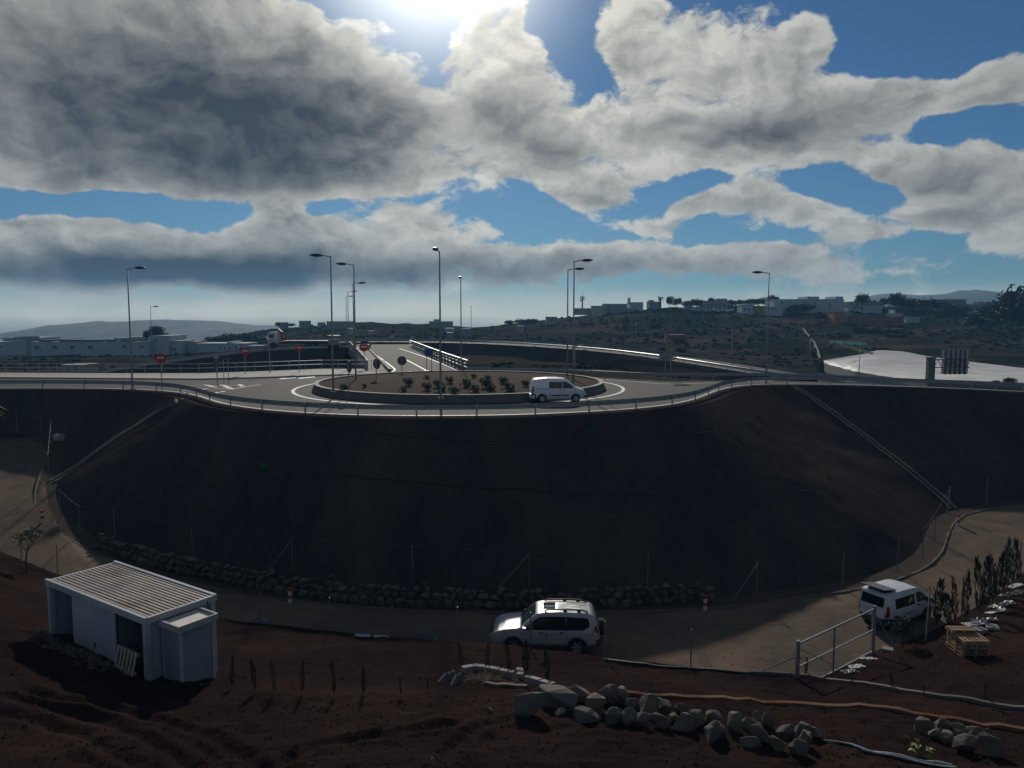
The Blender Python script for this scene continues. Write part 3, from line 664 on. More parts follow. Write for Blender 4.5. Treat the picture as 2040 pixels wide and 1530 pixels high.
# ================================================================ vehicles
M_tyre = mat('tyre', (.012, .012, .012), .85); M_glass = glassmat('car_glass', (.006, .008, .010)); M_blackp = mat('black_plastic', (.018, .018, .019), .6)
M_rim = mat('alloy', (.40, .41, .42), .35, metal=.6); M_tail = mat('tail_light', (.25, .012, .012), .2, spec=.5); M_headl = mat('head_light', (.55, .57, .58), .12, spec=.6)
M_glassg = glassmat('windscreen_glass', (.03, .05, .048))
def paint(name, c, metal=0, rough=.32): return mat(name, c, rough, metal=metal, coat=.5, spec=.5, var=tuple(v * .93 for v in c), vscale=1.2)
def cutmesh(poly, dx=.22, dz=.16):
    bm = bmesh.new(); vs = [bm.verts.new((x, 0, z)) for x, z in poly]
    for tri in tessellate_polygon([[Vector((x, z, 0)) for x, z in poly]]): bm.faces.new([vs[i] for i in tri])
    xs = [p[0] for p in poly]; zs = [p[1] for p in poly]
    for lo, hi, st, ax in ((min(xs), max(xs), dx, 0), (min(zs), max(zs), dz, 2)):
        c = lo + st
        while c < hi - .02:
            co = [0, 0, 0]; co[ax] = c; no = [0, 0, 0]; no[ax] = 1
            bmesh.ops.bisect_plane(bm, geom=bm.verts[:] + bm.edges[:] + bm.faces[:], dist=1e-5, plane_co=co, plane_no=no); c += st
    bmesh.ops.remove_doubles(bm, verts=bm.verts[:], dist=1e-4)
    bm.verts.index_update()
    V = [(v.co.x, v.co.z) for v in bm.verts]; F = [[v.index for v in f.verts] for f in bm.faces]
    Bd = [(e.verts[0].index, e.verts[1].index) for e in bm.edges if len(e.link_faces) == 1]; bm.free()
    return V, F, Bd
def arch(xc, r, z0, n=9, zc=None):
    zc = r if zc is None else zc; a0 = math.asin(max(-1, min(1, (z0 - zc) / r)))
    return [(xc + r * math.cos(a), zc + r * math.sin(a)) for a in [math.pi - a0 + (2 * a0 - math.pi) * i / n for i in range(n + 1)]]
class Car:
    def __init__(s, th, hw, belt, tumble, ends, rnd=.35, rc=.22):
        s.th = th; s.hw = hw; s.belt = belt; s.tm = tumble; s.x0, s.x1 = ends; s.rnd = rnd; s.rc = rc
    def w(s, x, z):
        w = s.hw - max(0, z - s.belt) * s.tm - max(0, .55 - z) * .12 - (.03 * ((z - s.belt) / .4) ** 2 if z < s.belt else 0)
        for d in (x - s.x0, s.x1 - x):
            if d < s.rnd: u = 1 - max(0, d) / s.rnd; w -= s.rc * (1 - math.sqrt(max(0, 1 - u * u)))
        return w
    def body(s, poly, m, name='body', crown=.05, nseg=6):
        V, F, Bd = cutmesh(poly); mb = MB(); n = len(V)
        mb.v = [(x, s.w(x, z), z) for x, z in V] + [(x, -s.w(x, z), z) for x, z in V]
        mb.f = [tuple(f) for f in F] + [tuple(i + n for i in reversed(f)) for f in F]
        cache = {}
        def strip(i):
            if i not in cache:
                x, z = V[i]; w = s.w(x, z); ids = [i]
                for k in range(1, nseg):
                    tt = 1 - 2 * k / nseg; up = crown * (1 - tt * tt) if z > .85 else 0
                    mb.v.append((x, w * tt, z + up)); ids.append(len(mb.v) - 1)
                cache[i] = ids + [i + n]
            return cache[i]
        for a, b in Bd:
            A, Bq = strip(a), strip(b); mb.f += [(A[k], A[k + 1], Bq[k + 1], Bq[k]) for k in range(nseg)]
        o = mb.build(name, m, s.th, True)
        o.data.set_sharp_from_angle(angle=R(38)) if hasattr(o.data, 'set_sharp_from_angle') else None
        return o
    def panel(s, poly, side, m, name, off=.006, th=.03, parent=None):
        V, F, Bd = cutmesh(poly, .3, .25); mb = MB(); n = len(V)
        mb.v = [(x, side * (s.w(x, z) + off), z) for x, z in V] + [(x, side * (s.w(x, z) + off - th), z) for x, z in V]
        mb.f = [tuple(f) for f in F] + [tuple(i + n for i in reversed(f)) for f in F] + [(a, b, b + n, a + n) for a, b in Bd]
        return mb.build(name, m, parent or s.th, False)
    def cross(s, p0, p1, m, name, in0=.06, in1=.1, off=.008, crown=.05, yr=(-1, 1), parent=None):
        (xa, za), (xb, zb) = p0, p1; d = Vector((xb - xa, 0, zb - za)); nrm = Vector((-d.z, 0, d.x)).normalized()
        if nrm.z < 0 and abs(nrm.z) > .2: nrm = -nrm
        elif abs(nrm.z) <= .2 and nrm.x * (xa + xb) < 0: nrm = -nrm
        mb = MB(); N = 8
        for (x, z, i_) in ((xa, za, in0), ((xa + xb) / 2, (za + zb) / 2, (in0 + in1) / 2), (xb, zb, in1)):
            w = s.w(x, z) - i_
            for k in range(N + 1):
                f = yr[0] + (yr[1] - yr[0]) * k / N; mb.v.append(tuple(Vector((x, w * f, z + crown * (1 - f * f))) + nrm * off))
        n3 = len(mb.v); mb.v += [tuple(Vector(v) - nrm * .03) for v in mb.v]
        q = [(r * (N + 1) + k, r * (N + 1) + k + 1, (r + 1) * (N + 1) + k + 1, (r + 1) * (N + 1) + k) for r in range(2) for k in range(N)]
        mb.f = q + [tuple(i + n3 for i in reversed(f)) for f in q]
        return mb.build(name, m, parent or s.th, True)
    def wheel(s, x, side, r, wd=.2, rim=None, cover=False):
        y = side * (s.hw - wd * .5 - .02); mb = MB(); N = 24
        prof = [(r * .62, -wd / 2), (r * .9, -wd / 2), (r, -wd * .35), (r, wd * .35), (r * .9, wd / 2), (r * .62, wd / 2), (r * .55, wd * .3), (r * .55, -wd * .3)]
        mb.v = [(a * math.cos(i * 2 * math.pi / N), b, a * math.sin(i * 2 * math.pi / N)) for i in range(N) for a, b in prof]; k8 = len(prof)
        mb.f = [(i * k8 + k, i * k8 + (k + 1) % k8, ((i + 1) % N) * k8 + (k + 1) % k8, ((i + 1) % N) * k8 + k) for i in range(N) for k in range(k8)]
        o = mb.build('wheel', M_tyre, s.th); o.location = (x, y, r)
        rb = MB(); rb.disc((0, side * wd * .18, 0), (0, side, 0), r * .6, .02, 20)
        rb.build('rim_back', M_blackp, o)
        sp = MB()
        for k in range(6 if not cover else 9):
            a = k * 2 * math.pi / (6 if not cover else 9); c, s_ = math.cos(a), math.sin(a)
            sp.bar((0, side * wd * .36, 0), (c * r * .6, side * wd * .36, s_ * r * .6), .05, .075 if not cover else .1)
        sp.disc((0, side * wd * .3, 0), (0, side, 0), r * .16, .05, 10)
        ring = [(math.cos(i * 2 * math.pi / 20) * r * .6, side * wd * .34, math.sin(i * 2 * math.pi / 20) * r * .6) for i in range(21)]
        sp.path(ring, .022, 5); sp.build('rim', rim or M_rim, o)
        return o
# ---------------- silver off-road car on the service road
pA = PZ(1160, 1306, -8.42); pB = PZ(1030, 1291, -8.42); dv = pB - pA; rz = math.atan2(dv.y, dv.x)
ctr = PZ(1089, 1308, -8.42) + Vector((.0, .95, .03))
th = thing('offroad_car', ctr, 'silver off-road car with black roof rails parked on the service road', 'car', rz=math.pi - .05)
suv = Car(th, .93, 1.08, .26, (-2.36, 2.38), .5, .26)
M_silver = paint('silver_paint', (.47, .47, .47), .25, .34)
suv.body([(-2.22, .5), (-2.33, .62), (-2.36, .85), (-2.33, 1.1), (-2.24, 1.42), (-2.1, 1.72), (-1.96, 1.82), (-1.5, 1.87), (-.6, 1.89), (.15, 1.86), (.42, 1.80), (.75, 1.53), (1.10, 1.24), (1.22, 1.21), (1.75, 1.16), (2.1, 1.07), (2.28, .95), (2.36, .8), (2.38, .6), (2.28, .46)] + list(reversed(arch(1.42, .45, .46, zc=.40))) + [(.9, .44), (-.85, .44)] + list(reversed(arch(-1.37, .45, .46, zc=.40))) + [(-1.9, .48)], M_silver)
for sd_ in (1, -1):
    suv.panel([(-1.62, 1.16), (-1.88, 1.28), (-1.92, 1.45), (-1.86, 1.62), (-1.78, 1.66), (-.92, 1.70), (-.92, 1.14)], sd_, M_glass, 'rear_side_window')
    suv.panel([(-.88, 1.14), (-.88, 1.70), (-.12, 1.70), (-.05, 1.14)], sd_, M_glass, 'rear_door_window'); suv.panel([(0, 1.14), (-.07, 1.70), (.30, 1.67), (.80, 1.34), (.92, 1.18), (.9, 1.14)], sd_, M_glass, 'front_door_window')
    for xa, xb in ((-.935, -.865), (-.13, .01)): suv.panel([(xa, 1.14), (xa, 1.695), (xb - .05, 1.695), (xb, 1.14)], sd_, M_blackp, 'window_pillar', .004)
    suv.panel([(-.05, .5), (-.04, 1.12), (-.02, 1.12), (-.03, .5)], sd_, M_blackp, 'door_gap', .004); suv.panel([(-1.0, .62), (-.93, .8), (-.93, 1.12), (-.91, 1.12), (-.91, .78), (-.98, .6)], sd_, M_blackp, 'door_gap', .004)
    suv.panel([(-1.0, .48), (.92, .48), (.90, .60), (-.98, .60)], sd_, paint('silver_cladding', (.36, .36, .36), .2, .5), 'side_cladding', .035, .06)
    for xc in (1.42, -1.37):
        o_ = arch(xc, .56, .48, 12, .40); i_ = arch(xc, .455, .48, 12, .40); suv.panel(o_ + list(reversed(i_)), sd_, paint('silver_cladding', (.36, .36, .36), .2, .5), 'wheel_arch', .05, .10)
    suv.panel([(-2.28, .9), (-2.31, 1.05), (-2.24, 1.32), (-2.16, 1.36), (-2.10, 1.2), (-2.06, .92)], sd_, M_tail, 'tail_light', .008)
    suv.panel([(-2.27, .92), (-2.29, 1.0), (-2.10, 1.0), (-2.08, .93)], sd_, M_headl, 'reverse_light', .012)
    suv.panel([(2.0, .86), (2.0, 1.02), (2.2, 1.0), (2.3, .86)], sd_, M_headl, 'headlight', .008)
    for x in (.12, -.78): suv.panel([(x, 1.03), (x + .17, 1.03), (x + .17, 1.075), (x, 1.075)], sd_, M_blackp, 'door_handle', .03, .05)
    MB().box((.93, sd_ * 1.04, 1.2), (.14, .2, .2)).build('mirror', M_silver, th)
    y = sd_ * .62; rl = MB(); rl.path([(.05, y, 1.9), (-.1, y, 1.965), (-.9, y, 1.975), (-1.6, y, 1.96), (-1.85, y, 1.87)], .032, 6)
    for x in (-.85, -1.45): rl.box((x, y, 1.92), (.16, .05, .08))
    rl.build('roof_rail', M_blackp, th)
    for x in (1.42, -1.37): suv.wheel(x, sd_, .39, .26)
suv.cross((.45, 1.785), (1.08, 1.262), M_glassg, 'windscreen', .12, .1, .012)
suv.cross((-2.07, 1.76), (-2.29, 1.25), M_glass, 'rear_window', .16, .14, .01)
suv.cross((.12, 1.868), (-.42, 1.89), M_glassg, 'sunroof', .24, .24, .012)
for k in range(4): MB().box((-1.05, -.3 + .2 * k, 1.945), (1.0, .02, .012)).build('roof_rib', M_silver, th)
suv.body([(2.2, .42), (2.2, .72), (2.40, .76), (2.47, .66), (2.45, .48)], paint('silver_cladding', (.36, .36, .36), .2, .5), 'front_bumper'); suv.body([(-2.2, .44), (-2.2, .72), (-2.42, .70), (-2.45, .5)], M_blackp, 'rear_bumper')
sw = MB().disc((-2.36, .1, 1.02), (-1, 0, 0), .37, .2, 24).build('spare_wheel', M_tyre, th); MB().disc((-2.56, .1, 1.02), (-1, 0, 0), .3, .015, 20).build('cover', M_silver, sw)
MB().path([(-2.4, 0, .45), (-2.62, 0, .45), (-2.64, 0, .56)], .03, 6).build('tow_bar', M_blackp, th)
MB().box((2.44, 0, .9), (.05, .9, .2)).build('grille', M_blackp, th)

# ---------------- van shapes
def panel_van(th, M_body, kind):
    k = kind == 'courier'
    L0, L1 = (-2.05, 2.08) if k else (-1.98, 2.0)
    c = Car(th, .86 if k else .83, 1.02, .17, (L0, L1), .4, .22); wx = (-1.22, 1.28) if k else (-1.3, 1.25); r = .31
    poly = [(L0 + .1, .36), (L0 + .01, .5), (L0, .8), (L0 + .03, 1.2), (L0 + .12, 1.62), (L0 + .25, 1.74), (-.9, 1.81), (.0, 1.80), (.42, 1.75), (.75, 1.57), (1.28, 1.14), (1.45, 1.07), (1.82, .95), (1.98, .82), (L1, .62), (L1, .42), (L1 - .1, .34)] + list(reversed(arch(wx[1], .37, .34, zc=.32))) + [(.8, .32), (-.75, .32)] + list(reversed(arch(wx[0], .37, .34, zc=.32)))
    c.body(poly, M_body)
    for s_ in (1, -1):
        c.panel([(.32, 1.08), (.28, 1.55), (.52, 1.56), (.74, 1.46), (1.18, 1.12), (1.16, 1.08)], s_, M_glassg if not k else M_glass, 'front_door_window')
        if k: c.panel([(-.72, 1.08), (-.72, 1.55), (.23, 1.56), (.25, 1.08)], s_, M_glass, 'side_window')
        else: c.panel([(-1.35, 1.05), (-1.33, 1.50), (.12, 1.52), (.14, 1.05)], s_, M_glass, 'side_window')
        c.panel([(.27, .45), (.25, 1.58), (.265, 1.58), (.285, .45)], s_, M_blackp, 'door_gap', .003)
        for x in wx:
            o_ = arch(x, .42, .36, 12, .32); i_ = arch(x, .372, .36, 12, .32); c.panel(o_ + list(reversed(i_)), s_, M_body if k else M_blackp, 'wheel_arch', .015, .06)
            c.wheel(x, s_, r, .19, M_rim if k else M_steel_dark, True)
        if k:
            c.panel([(L0 + .06, .80), (L0 + .10, 1.22), (L0 + .22, 1.2), (L0 + .24, .95), (L0 + .15, .72)], s_, M_tail, 'tail_light', .008)
            c.panel([(-.55, .52), (.7, .52), (.72, .60), (-.55, .60)], s_, M_blackp, 'rub_strip', .02, .04); c.panel([(-1.65, 1.02), (-.75, 1.02), (-.75, 1.06), (-1.65, 1.06)], s_, M_blackp, 'door_track', .004)
            c.panel([(L0 + .06, .38), (L0 + .06, .72), (L0 + .3, .66), (L0 + .42, .36)], s_, M_blackp, 'rear_bumper_corner', .012)
            for x in (.02, .36): c.panel([(x, .94), (x + .18, .94), (x + .18, .985), (x, .985)], s_, M_blackp, 'door_handle', .02)
            c.panel([(1.7, .80), (1.68, .96), (1.9, .88), (1.96, .78)], s_, M_headl, 'headlight', .008)
        else:
            c.panel([(L0 + .04, .72), (L0 + .10, 1.22), (L0 + .2, 1.24), (L0 + .22, .72)], s_, M_tail, 'tail_light', .01)
            c.panel([(L0 + .02, .34), (L0 + .02, .66), (L0 + .3, .66), (L0 + .42, .36)], s_, mat('grey_plastic', (.055, .055, .06), .7), 'bumper_corner', .02)
            c.panel([(.34, .92), (.52, .92), (.52, 1.0), (.34, 1.0)], s_, M_blackp, 'door_handle', .025)
            c.panel([(-.55, .66), (.12, .66), (.12, .71), (-.55, .71)], s_, mat('dark_green_print', (.02, .05, .03), .6), 'side_lettering', .004)
            c.panel([(1.7, .72), (1.68, .92), (1.88, .86), (1.95, .74)], s_, M_headl, 'headlight', .008)
        MB().box((1.08, s_ * (c.hw + .08), 1.12), (.13, .2, .2)).build('mirror', M_body if k else M_blackp, th)
    c.cross((.50, 1.735), (1.24, 1.18), M_glassg, 'windscreen', .12, .12, .012)
    g = mat('grey_plastic', (.055, .055, .06), .7)
    bmp = c.body([(L1 - .25, .3), (L1 - .25, .55), (L1 + .04, .57), (L1 + .05, .36)], M_blackp if k else g, 'front_bumper'); c.body([(L0 + .2, .3), (L0 + .2, .62), (L0 - .07, .62), (L0 - .07, .36)], M_body if k else g, 'rear_bumper')
    if k:
        for yr in ((-.96, -.12), (.12, .96)): c.cross((L0 + .13, 1.58), (L0 + .045, 1.16), M_glass, 'rear_window', .06, .06, .02, 0, yr)
    else: c.cross((L0 + .12, 1.60), (L0 + .035, 1.16), M_glass, 'rear_window', .09, .09, .03, 0)
    MB().box((L0 - .015, .0 if k else .35, .98), (.02, .52, .12)).build('number_plate', mat('plate', (.55, .55, .52), .5), th)
    return c
M_wpaint = paint('white_paint', (.76, .77, .78), 0, .35)
p = PZ(1112, 803, 0) + Vector((0, .85, .012)); th = thing('delivery_van', p, 'clean white delivery van driving round the roundabout', 'van', rz=R(3))
panel_van(th, M_wpaint, 'courier')
p = PZ(1796, 1240, -8.42); p.z = -8.40; th = thing('small_van', p + Vector((-.1, .3, 0)), 'white small van with its rear roof hatch open by the gate', 'van', rz=R(30))
kv = panel_van(th, paint('white_paint_dusty', (.62, .63, .64), 0, .45), 'kangoo')
# open roof hatch: black panel colouring in the shade of the opening, tilted flap
kv.cross((-1.72, 1.775), (-1.08, 1.80), M_blackp, 'roof_opening_shade', .2, .2, .012)
hf = MB(); hf.box((-.5, 0, 0), (1.0, 1.25, .05)); ho = hf.build('roof_hatch', mat('hatch_grey', (.10, .10, .105), .6), th); ho.location = (-1.05, 0, 1.87); ho.rotation_euler = (0, R(9), 0)
# yellow hi-vis things seen through the glass: stickers on windows
for (x, z) in ((-.12, 1.32), (-.28, 1.25)): kv.panel([(x - .06, z - .1), (x + .06, z - .1), (x + .06, z + .1), (x - .06, z + .1)], -1, mat('hi_vis_yellow', (.42, .45, .05), .6), 'yellow_vest', .009, .01)
MB().box((-1.93, -.42, 1.26), (.02, .26, .16)).build('yellow_vest', mat('hi_vis_yellow', (.42, .45, .05), .6), th)

# ---------------- vehicles on the far ramp
rd = PD(594, 697, 164); th = thing('flatbed_truck', Vector((rd.x, rd.y + 1.5, rd.z)), 'white flatbed truck with a folded red crane on the ramp', 'truck', rz=math.pi - .03)
cab = Car(th, 1.22, 1.9, .05, (3.9, 6.1), .3, .15)
cab.body([(3.95, .6), (3.95, 2.85), (4.2, 3.0), (5.5, 2.95), (5.85, 2.75), (6.08, 1.9), (6.1, .55)] + list(reversed(arch(5.0, .58, .6, zc=.5))), paint('truck_white', (.60, .61, .60)), 'cab')
for s_ in (1, -1):
    cab.panel([(4.7, 1.85), (4.7, 2.6), (5.55, 2.6), (5.8, 1.9)], s_, M_glass, 'side_window')
    for x in (5.0, -1.6, -2.9): cab.wheel(x, s_, .5, .3, M_steel_dark)
cab.cross((5.88, 2.7), (6.07, 1.85), M_glass, 'windscreen', .12, .08, .02, 0)
MB().bb((-5.9, -1.2, 1.15), (3.0, 1.2, 1.35)).build('flatbed', M_steel_dark, th); MB().bb((-5.9, -.45, .75), (3.9, .45, 1.1)).build('chassis', M_blackp, th)
cr = MB(); cr.bar((3.45, .2, 1.2), (3.45, .2, 2.9), .35); cr.bar((3.4, .2, 2.9), (4.3, -.3, 3.5), .3); cr.bar((4.3, -.3, 3.5), (3.2, -.4, 1.9), .25); cr.build('crane_arm', mat('crane_red', (.4, .05, .03), .5), th)
MB().bb((-5.95, -1.2, .9), (-5.8, 1.2, 1.15)).build('rear_light_bar', M_tail, th)
th.scale = (1.1, 1.1, 1.12); th.location.z += .45
rd = PD(664, 698, 160); th = thing('road_roller', Vector((rd.x, rd.y + 1.2, rd.z)), 'beige site machine with a flat canopy behind the truck', 'machine', rz=math.pi / 2)
M_beige = mat('machine_beige', (.30, .27, .18), .6)
MB().prism([(-1.3, -1.0, .7), (1.3, -1.0, .7), (1.5, -1.0, 1.3), (.5, -1.0, 1.6), (.3, -1.0, 2.3), (-1.3, -1.0, 2.3)], (0, 2.0, 0)).build('body', M_beige, th)
MB().bb((-1.5, -1.1, 2.95), (1.1, 1.1, 3.1)).build('canopy', M_swhite, th)
for x in (-1.3, .6):
    for y in (-.95, .95): MB().tube((x, y, 2.2), (x, y, 2.95), .05, n=6).build('canopy_post', M_blackp, th)
MB().tube((1.2, -.95, .62), (1.2, .95, .62), .62, n=20).build('drum', M_steel_dark, th); MB().tube((-1.0, -1.05, .6), (-1.0, 1.05, .6), .6, n=20).build('rear_roller', M_tyre, th)
MB().tube((.9, .5, 1.5), (.9, .5, 4.3), .06, n=6).build('beacon_mast', M_swhite, th)
rd = PZ(722, 698, 0); th = thing('pickup', Vector((rd.x, rd.y + 2.2, .02)), 'white car with dark front parked at the far end of the bridge', 'car', rz=-math.pi / 2 + .15)
c = Car(th, .9, 1.0, .2, (-2.3, 2.3), .4, .2)
c.body([(-2.25, .5), (-2.3, .95), (-.8, 1.0), (-.7, 1.65), (.5, 1.7), (1.1, 1.08), (2.1, .98), (2.3, .8), (2.28, .45)] + list(reversed(arch(1.4, .42, .45, zc=.38))) + list(reversed(arch(-1.4, .42, .45, zc=.38))), M_wpaint)
c.cross((.58, 1.62), (1.06, 1.12), M_glass, 'windscreen', .1, .08, .02); MB().box((2.31, 0, .72), (.04, 1.3, .36)).build('grille', M_blackp, th)
for s_ in (1, -1):
    c.panel([(-.65, 1.1), (-.6, 1.55), (.45, 1.58), (.85, 1.1)], s_, M_glass, 'side_window'); c.panel([(2.0, .8), (2.0, .92), (2.2, .9), (2.26, .8)], s_, M_headl, 'headlight', .008)
    for x in (1.4, -1.4): c.wheel(x, s_, .37, .24)
# ---------------- person in a hi-vis vest beside that car
def person(base, label):
    th = thing('person', base, label, 'person')
    P_ = {'pel': (0, 0, .93), 'ch': (0, 0, 1.25), 'ne': (0, .01, 1.47), 'he': (0, -.01, 1.62), 'ht': (0, 0, 1.72), 'hl': (.1, 0, .9), 'kl': (.12, -.03, .5), 'al': (.12, .02, .09), 'tl': (.13, -.14, .04), 'hr': (-.1, 0, .9), 'kr': (-.12, -.02, .5), 'ar': (-.13, .03, .09), 'tr': (-.14, -.13, .04),
          'sl': (.19, 0, 1.4), 'el': (.27, .03, 1.13), 'wl': (.24, -.12, .93), 'fl': (.23, -.17, .85), 'sr': (-.19, 0, 1.4), 'er': (-.28, .03, 1.13), 'wr': (-.27, -.08, .9), 'fr': (-.27, -.11, .81)}
    rad = {'pel': .15, 'ch': .16, 'ne': .06, 'he': .1, 'ht': .085, 'hl': .1, 'kl': .065, 'al': .05, 'tl': .045, 'hr': .1, 'kr': .065, 'ar': .05, 'tr': .045, 'sl': .075, 'el': .05, 'wl': .036, 'fl': .03, 'sr': .075, 'er': .05, 'wr': .036, 'fr': .03}
    E_ = ['pel-ch', 'ch-ne', 'ne-he', 'he-ht', 'pel-hl', 'hl-kl', 'kl-al', 'al-tl', 'pel-hr', 'hr-kr', 'kr-ar', 'ar-tr', 'ch-sl', 'sl-el', 'el-wl', 'wl-fl', 'ch-sr', 'sr-er', 'er-wr', 'wr-fr']
    ks = list(P_); me = bpy.data.meshes.new('body'); me.from_pydata([P_[k] for k in ks], [tuple(ks.index(q) for q in e.split('-')) for e in E_], [])
    o = bpy.data.objects.new('body', me); COL.objects.link(o); o.parent = th
    md = o.modifiers.new('skin', 'SKIN'); md.use_smooth_shade = True; o.modifiers.new('sub', 'SUBSURF').levels = 1
    for i, k in enumerate(ks): me.skin_vertices[0].data[i].radius = (rad[k], rad[k] * .85); me.skin_vertices[0].data[i].use_root = (k == 'pel')
    me.materials.append(mat('dark_clothes', (.02, .022, .03), .9))
    v = MB(); N = 14
    for z, rx_, ry_ in ((.88, .20, .17), (1.1, .21, .18), (1.3, .225, .185), (1.42, .2, .14), (1.47, .1, .08)):
        v.v += [(rx_ * math.cos(i * 2 * math.pi / N), ry_ * math.sin(i * 2 * math.pi / N), z) for i in range(N)]
    v.f = [(j * N + i, j * N + (i + 1) % N, (j + 1) * N + (i + 1) % N, (j + 1) * N + i) for j in range(4) for i in range(N)]
    v.build('vest', mat('vest_green', (.30, .42, .10), .7), th, True)
    h = MB(); 
    for j in range(7):
        a = math.pi * j / 6; h.v += [(.088 * math.sin(a) * math.cos(i * 2 * math.pi / 12), -.01 + .10 * math.sin(a) * math.sin(i * 2 * math.pi / 12), 1.64 + .125 * math.cos(a)) for i in range(12)]
    h.f = [(j * 12 + i, j * 12 + (i + 1) % 12, (j + 1) * 12 + (i + 1) % 12, (j + 1) * 12 + i) for j in range(6) for i in range(12)]
    hd = h.build('head', mat('skin', (.30, .18, .12), .6), th, True)
    MB().box((0, -.115, 1.62), (.03, .03, .05)).build('nose', MATS['skin'], hd)
    k = MB(); k.disc((0, .0, 1.68), (0, 0, 1), .125, .015, 14); k.disc((0, .01, 1.69), (0, 0, 1), .105, .09, 14); k.build('helmet', M_swhite, th)
    return th
person(Vector((*PZ(737, 698.5, 0).xy, .012)), 'person in a green hi-vis vest standing beside the car on the bridge')
# ================================================================ rocks
def hull_rock(rnd, n=18, sharp=.75, sub=0):
    bm = bmesh.new()
    for _ in range(n):
        v = Vector((rnd.gauss(0, 1), rnd.gauss(0, 1), rnd.gauss(0, 1))).normalized()
        m_ = max(abs(v.x), abs(v.y), abs(v.z)); v = v * (1 - sharp) + v / m_ * sharp * .86
        bm.verts.new(v * rnd.uniform(.42, .52))
    r = bmesh.ops.convex_hull(bm, input=bm.verts[:])
    bmesh.ops.delete(bm, geom=[v for v in bm.verts if not v.link_faces], context='VERTS')
    if sub:
        bmesh.ops.dissolve_limit(bm, angle_limit=R(14), verts=bm.verts[:], edges=bm.edges[:])
        bmesh.ops.bevel(bm, geom=bm.edges[:], offset=.03, segments=1, profile=.6, affect='EDGES')
        bmesh.ops.triangulate(bm, faces=bm.faces[:])
        bmesh.ops.subdivide_edges(bm, edges=bm.edges[:], cuts=1, use_grid_fill=True)
        o = Vector((rnd.random() * 50, rnd.random() * 50, 0))
        for v in bm.verts: v.co *= 1 + .10 * mnoise.fractal(v.co * 3.5 + o, .9, 2, 3)
    bmesh.ops.recalc_face_normals(bm, faces=bm.faces[:])
    me = bpy.data.meshes.new('rock'); bm.to_mesh(me); bm.free(); return me
rk = random.Random(11)
SM = [mat('wall_stone_%d' % i, c, .9, tuple(v * .62 for v in c), 3.5, bump=.7, bscale=9, spec=.08) for i, c in enumerate([(.115, .105, .095), (.09, .085, .08), (.14, .125, .105), (.105, .088, .075)])]
STONES = []
for i in range(16): me = hull_rock(rk, 16, .72); me.name = 'stone'; me.materials.append(SM[i % 4]); STONES.append(me)
BM_ = [mat('boulder_%d' % i, c, .9, tuple(v * .6 for v in c), 2.2, bump=.8, bscale=7, var2=tuple(v * 1.25 for v in c), v2scale=1.1) for i, c in enumerate([(.13, .112, .09), (.105, .095, .082), (.155, .13, .10)])]
BOULD = []
for i in range(14): me = hull_rock(rk, 15, .7, 1); me.name = 'boulder'; me.materials.append(BM_[i % 3]); BOULD.append(me)

# ---------------------------------------------------------------- dry stone wall at the toe
wp = [G(x, y) for x, y in [(190, 1090), (240, 1107), (300, 1130), (400, 1152), (480, 1168), (560, 1183), (650, 1195), (750, 1204), (850, 1210), (950, 1213), (1050, 1213), (1150, 1211), (1250, 1208), (1350, 1203), (1428, 1196)]]
wp = resample(smooth(wp, 1), step=.1); o0 = wp[len(wp) // 2].copy()
wall = thing('dry_stone_wall', o0, 'low dry stone wall along the foot of the embankment', 'wall')
N = 0
for course, (zc, h) in enumerate(((.20, .46), (.55, .36), (.83, .26))):
    s = rk.uniform(0, .3)
    while True:
        w = rk.uniform(.34, .68) * (1 if course < 2 else .85); i = int((s + w / 2) / .1)
        if i >= len(wp) - 2: break
        d = wp[i + 1] - wp[i - 1] if i else wp[1] - wp[0]; a = math.atan2(d.y, d.x); nrm = Vector((-math.sin(a), math.cos(a), 0))
        if not (course == 2 and rk.random() < .32):
            c = bpy.data.objects.new('stone', STONES[rk.randrange(16)]); COL.objects.link(c); c.parent = wall
            c.location = wp[i] - o0 + Vector((0, 0, zc + rk.uniform(-.04, .04))) + nrm * (.10 * course + rk.uniform(-.05, .05))
            c.rotation_euler = (rk.uniform(-.15, .15), rk.uniform(-.2, .2), a + rk.uniform(-.2, .2) + math.pi * rk.randrange(2)); c.scale = (w * 1.08, .55, h * 1.18 * rk.uniform(.9, 1.12)); N += 1
        s += w
for x, y, w in [(541, 1141, .55), (1000, 1176, .5), (660, 1148, .4), (847, 1162, .45), (960, 1180, .4), (1300, 1178, .4)]:
    p = G(x, y + 4); o = bpy.data.objects.new('loose_stone', STONES[rk.randrange(16)]); COL.objects.link(o); o.location = p + Vector((0, 0, w * .25)); o.scale = (w, w * .8, w * .7); o.rotation_euler.z = rk.random() * 6
    tag(o, {541: 'pale stone at the foot of the left leaning fence brace', 1000: 'pale stone at the foot of the middle leaning fence brace', 660: 'small loose stone on the bank above the left half of the stone wall', 847: 'loose stone perched above the wall left of the silver car', 960: 'loose stone on the wall just left of the silver car', 1300: 'loose stone on the wall right of the silver car'}[x], 'stone')

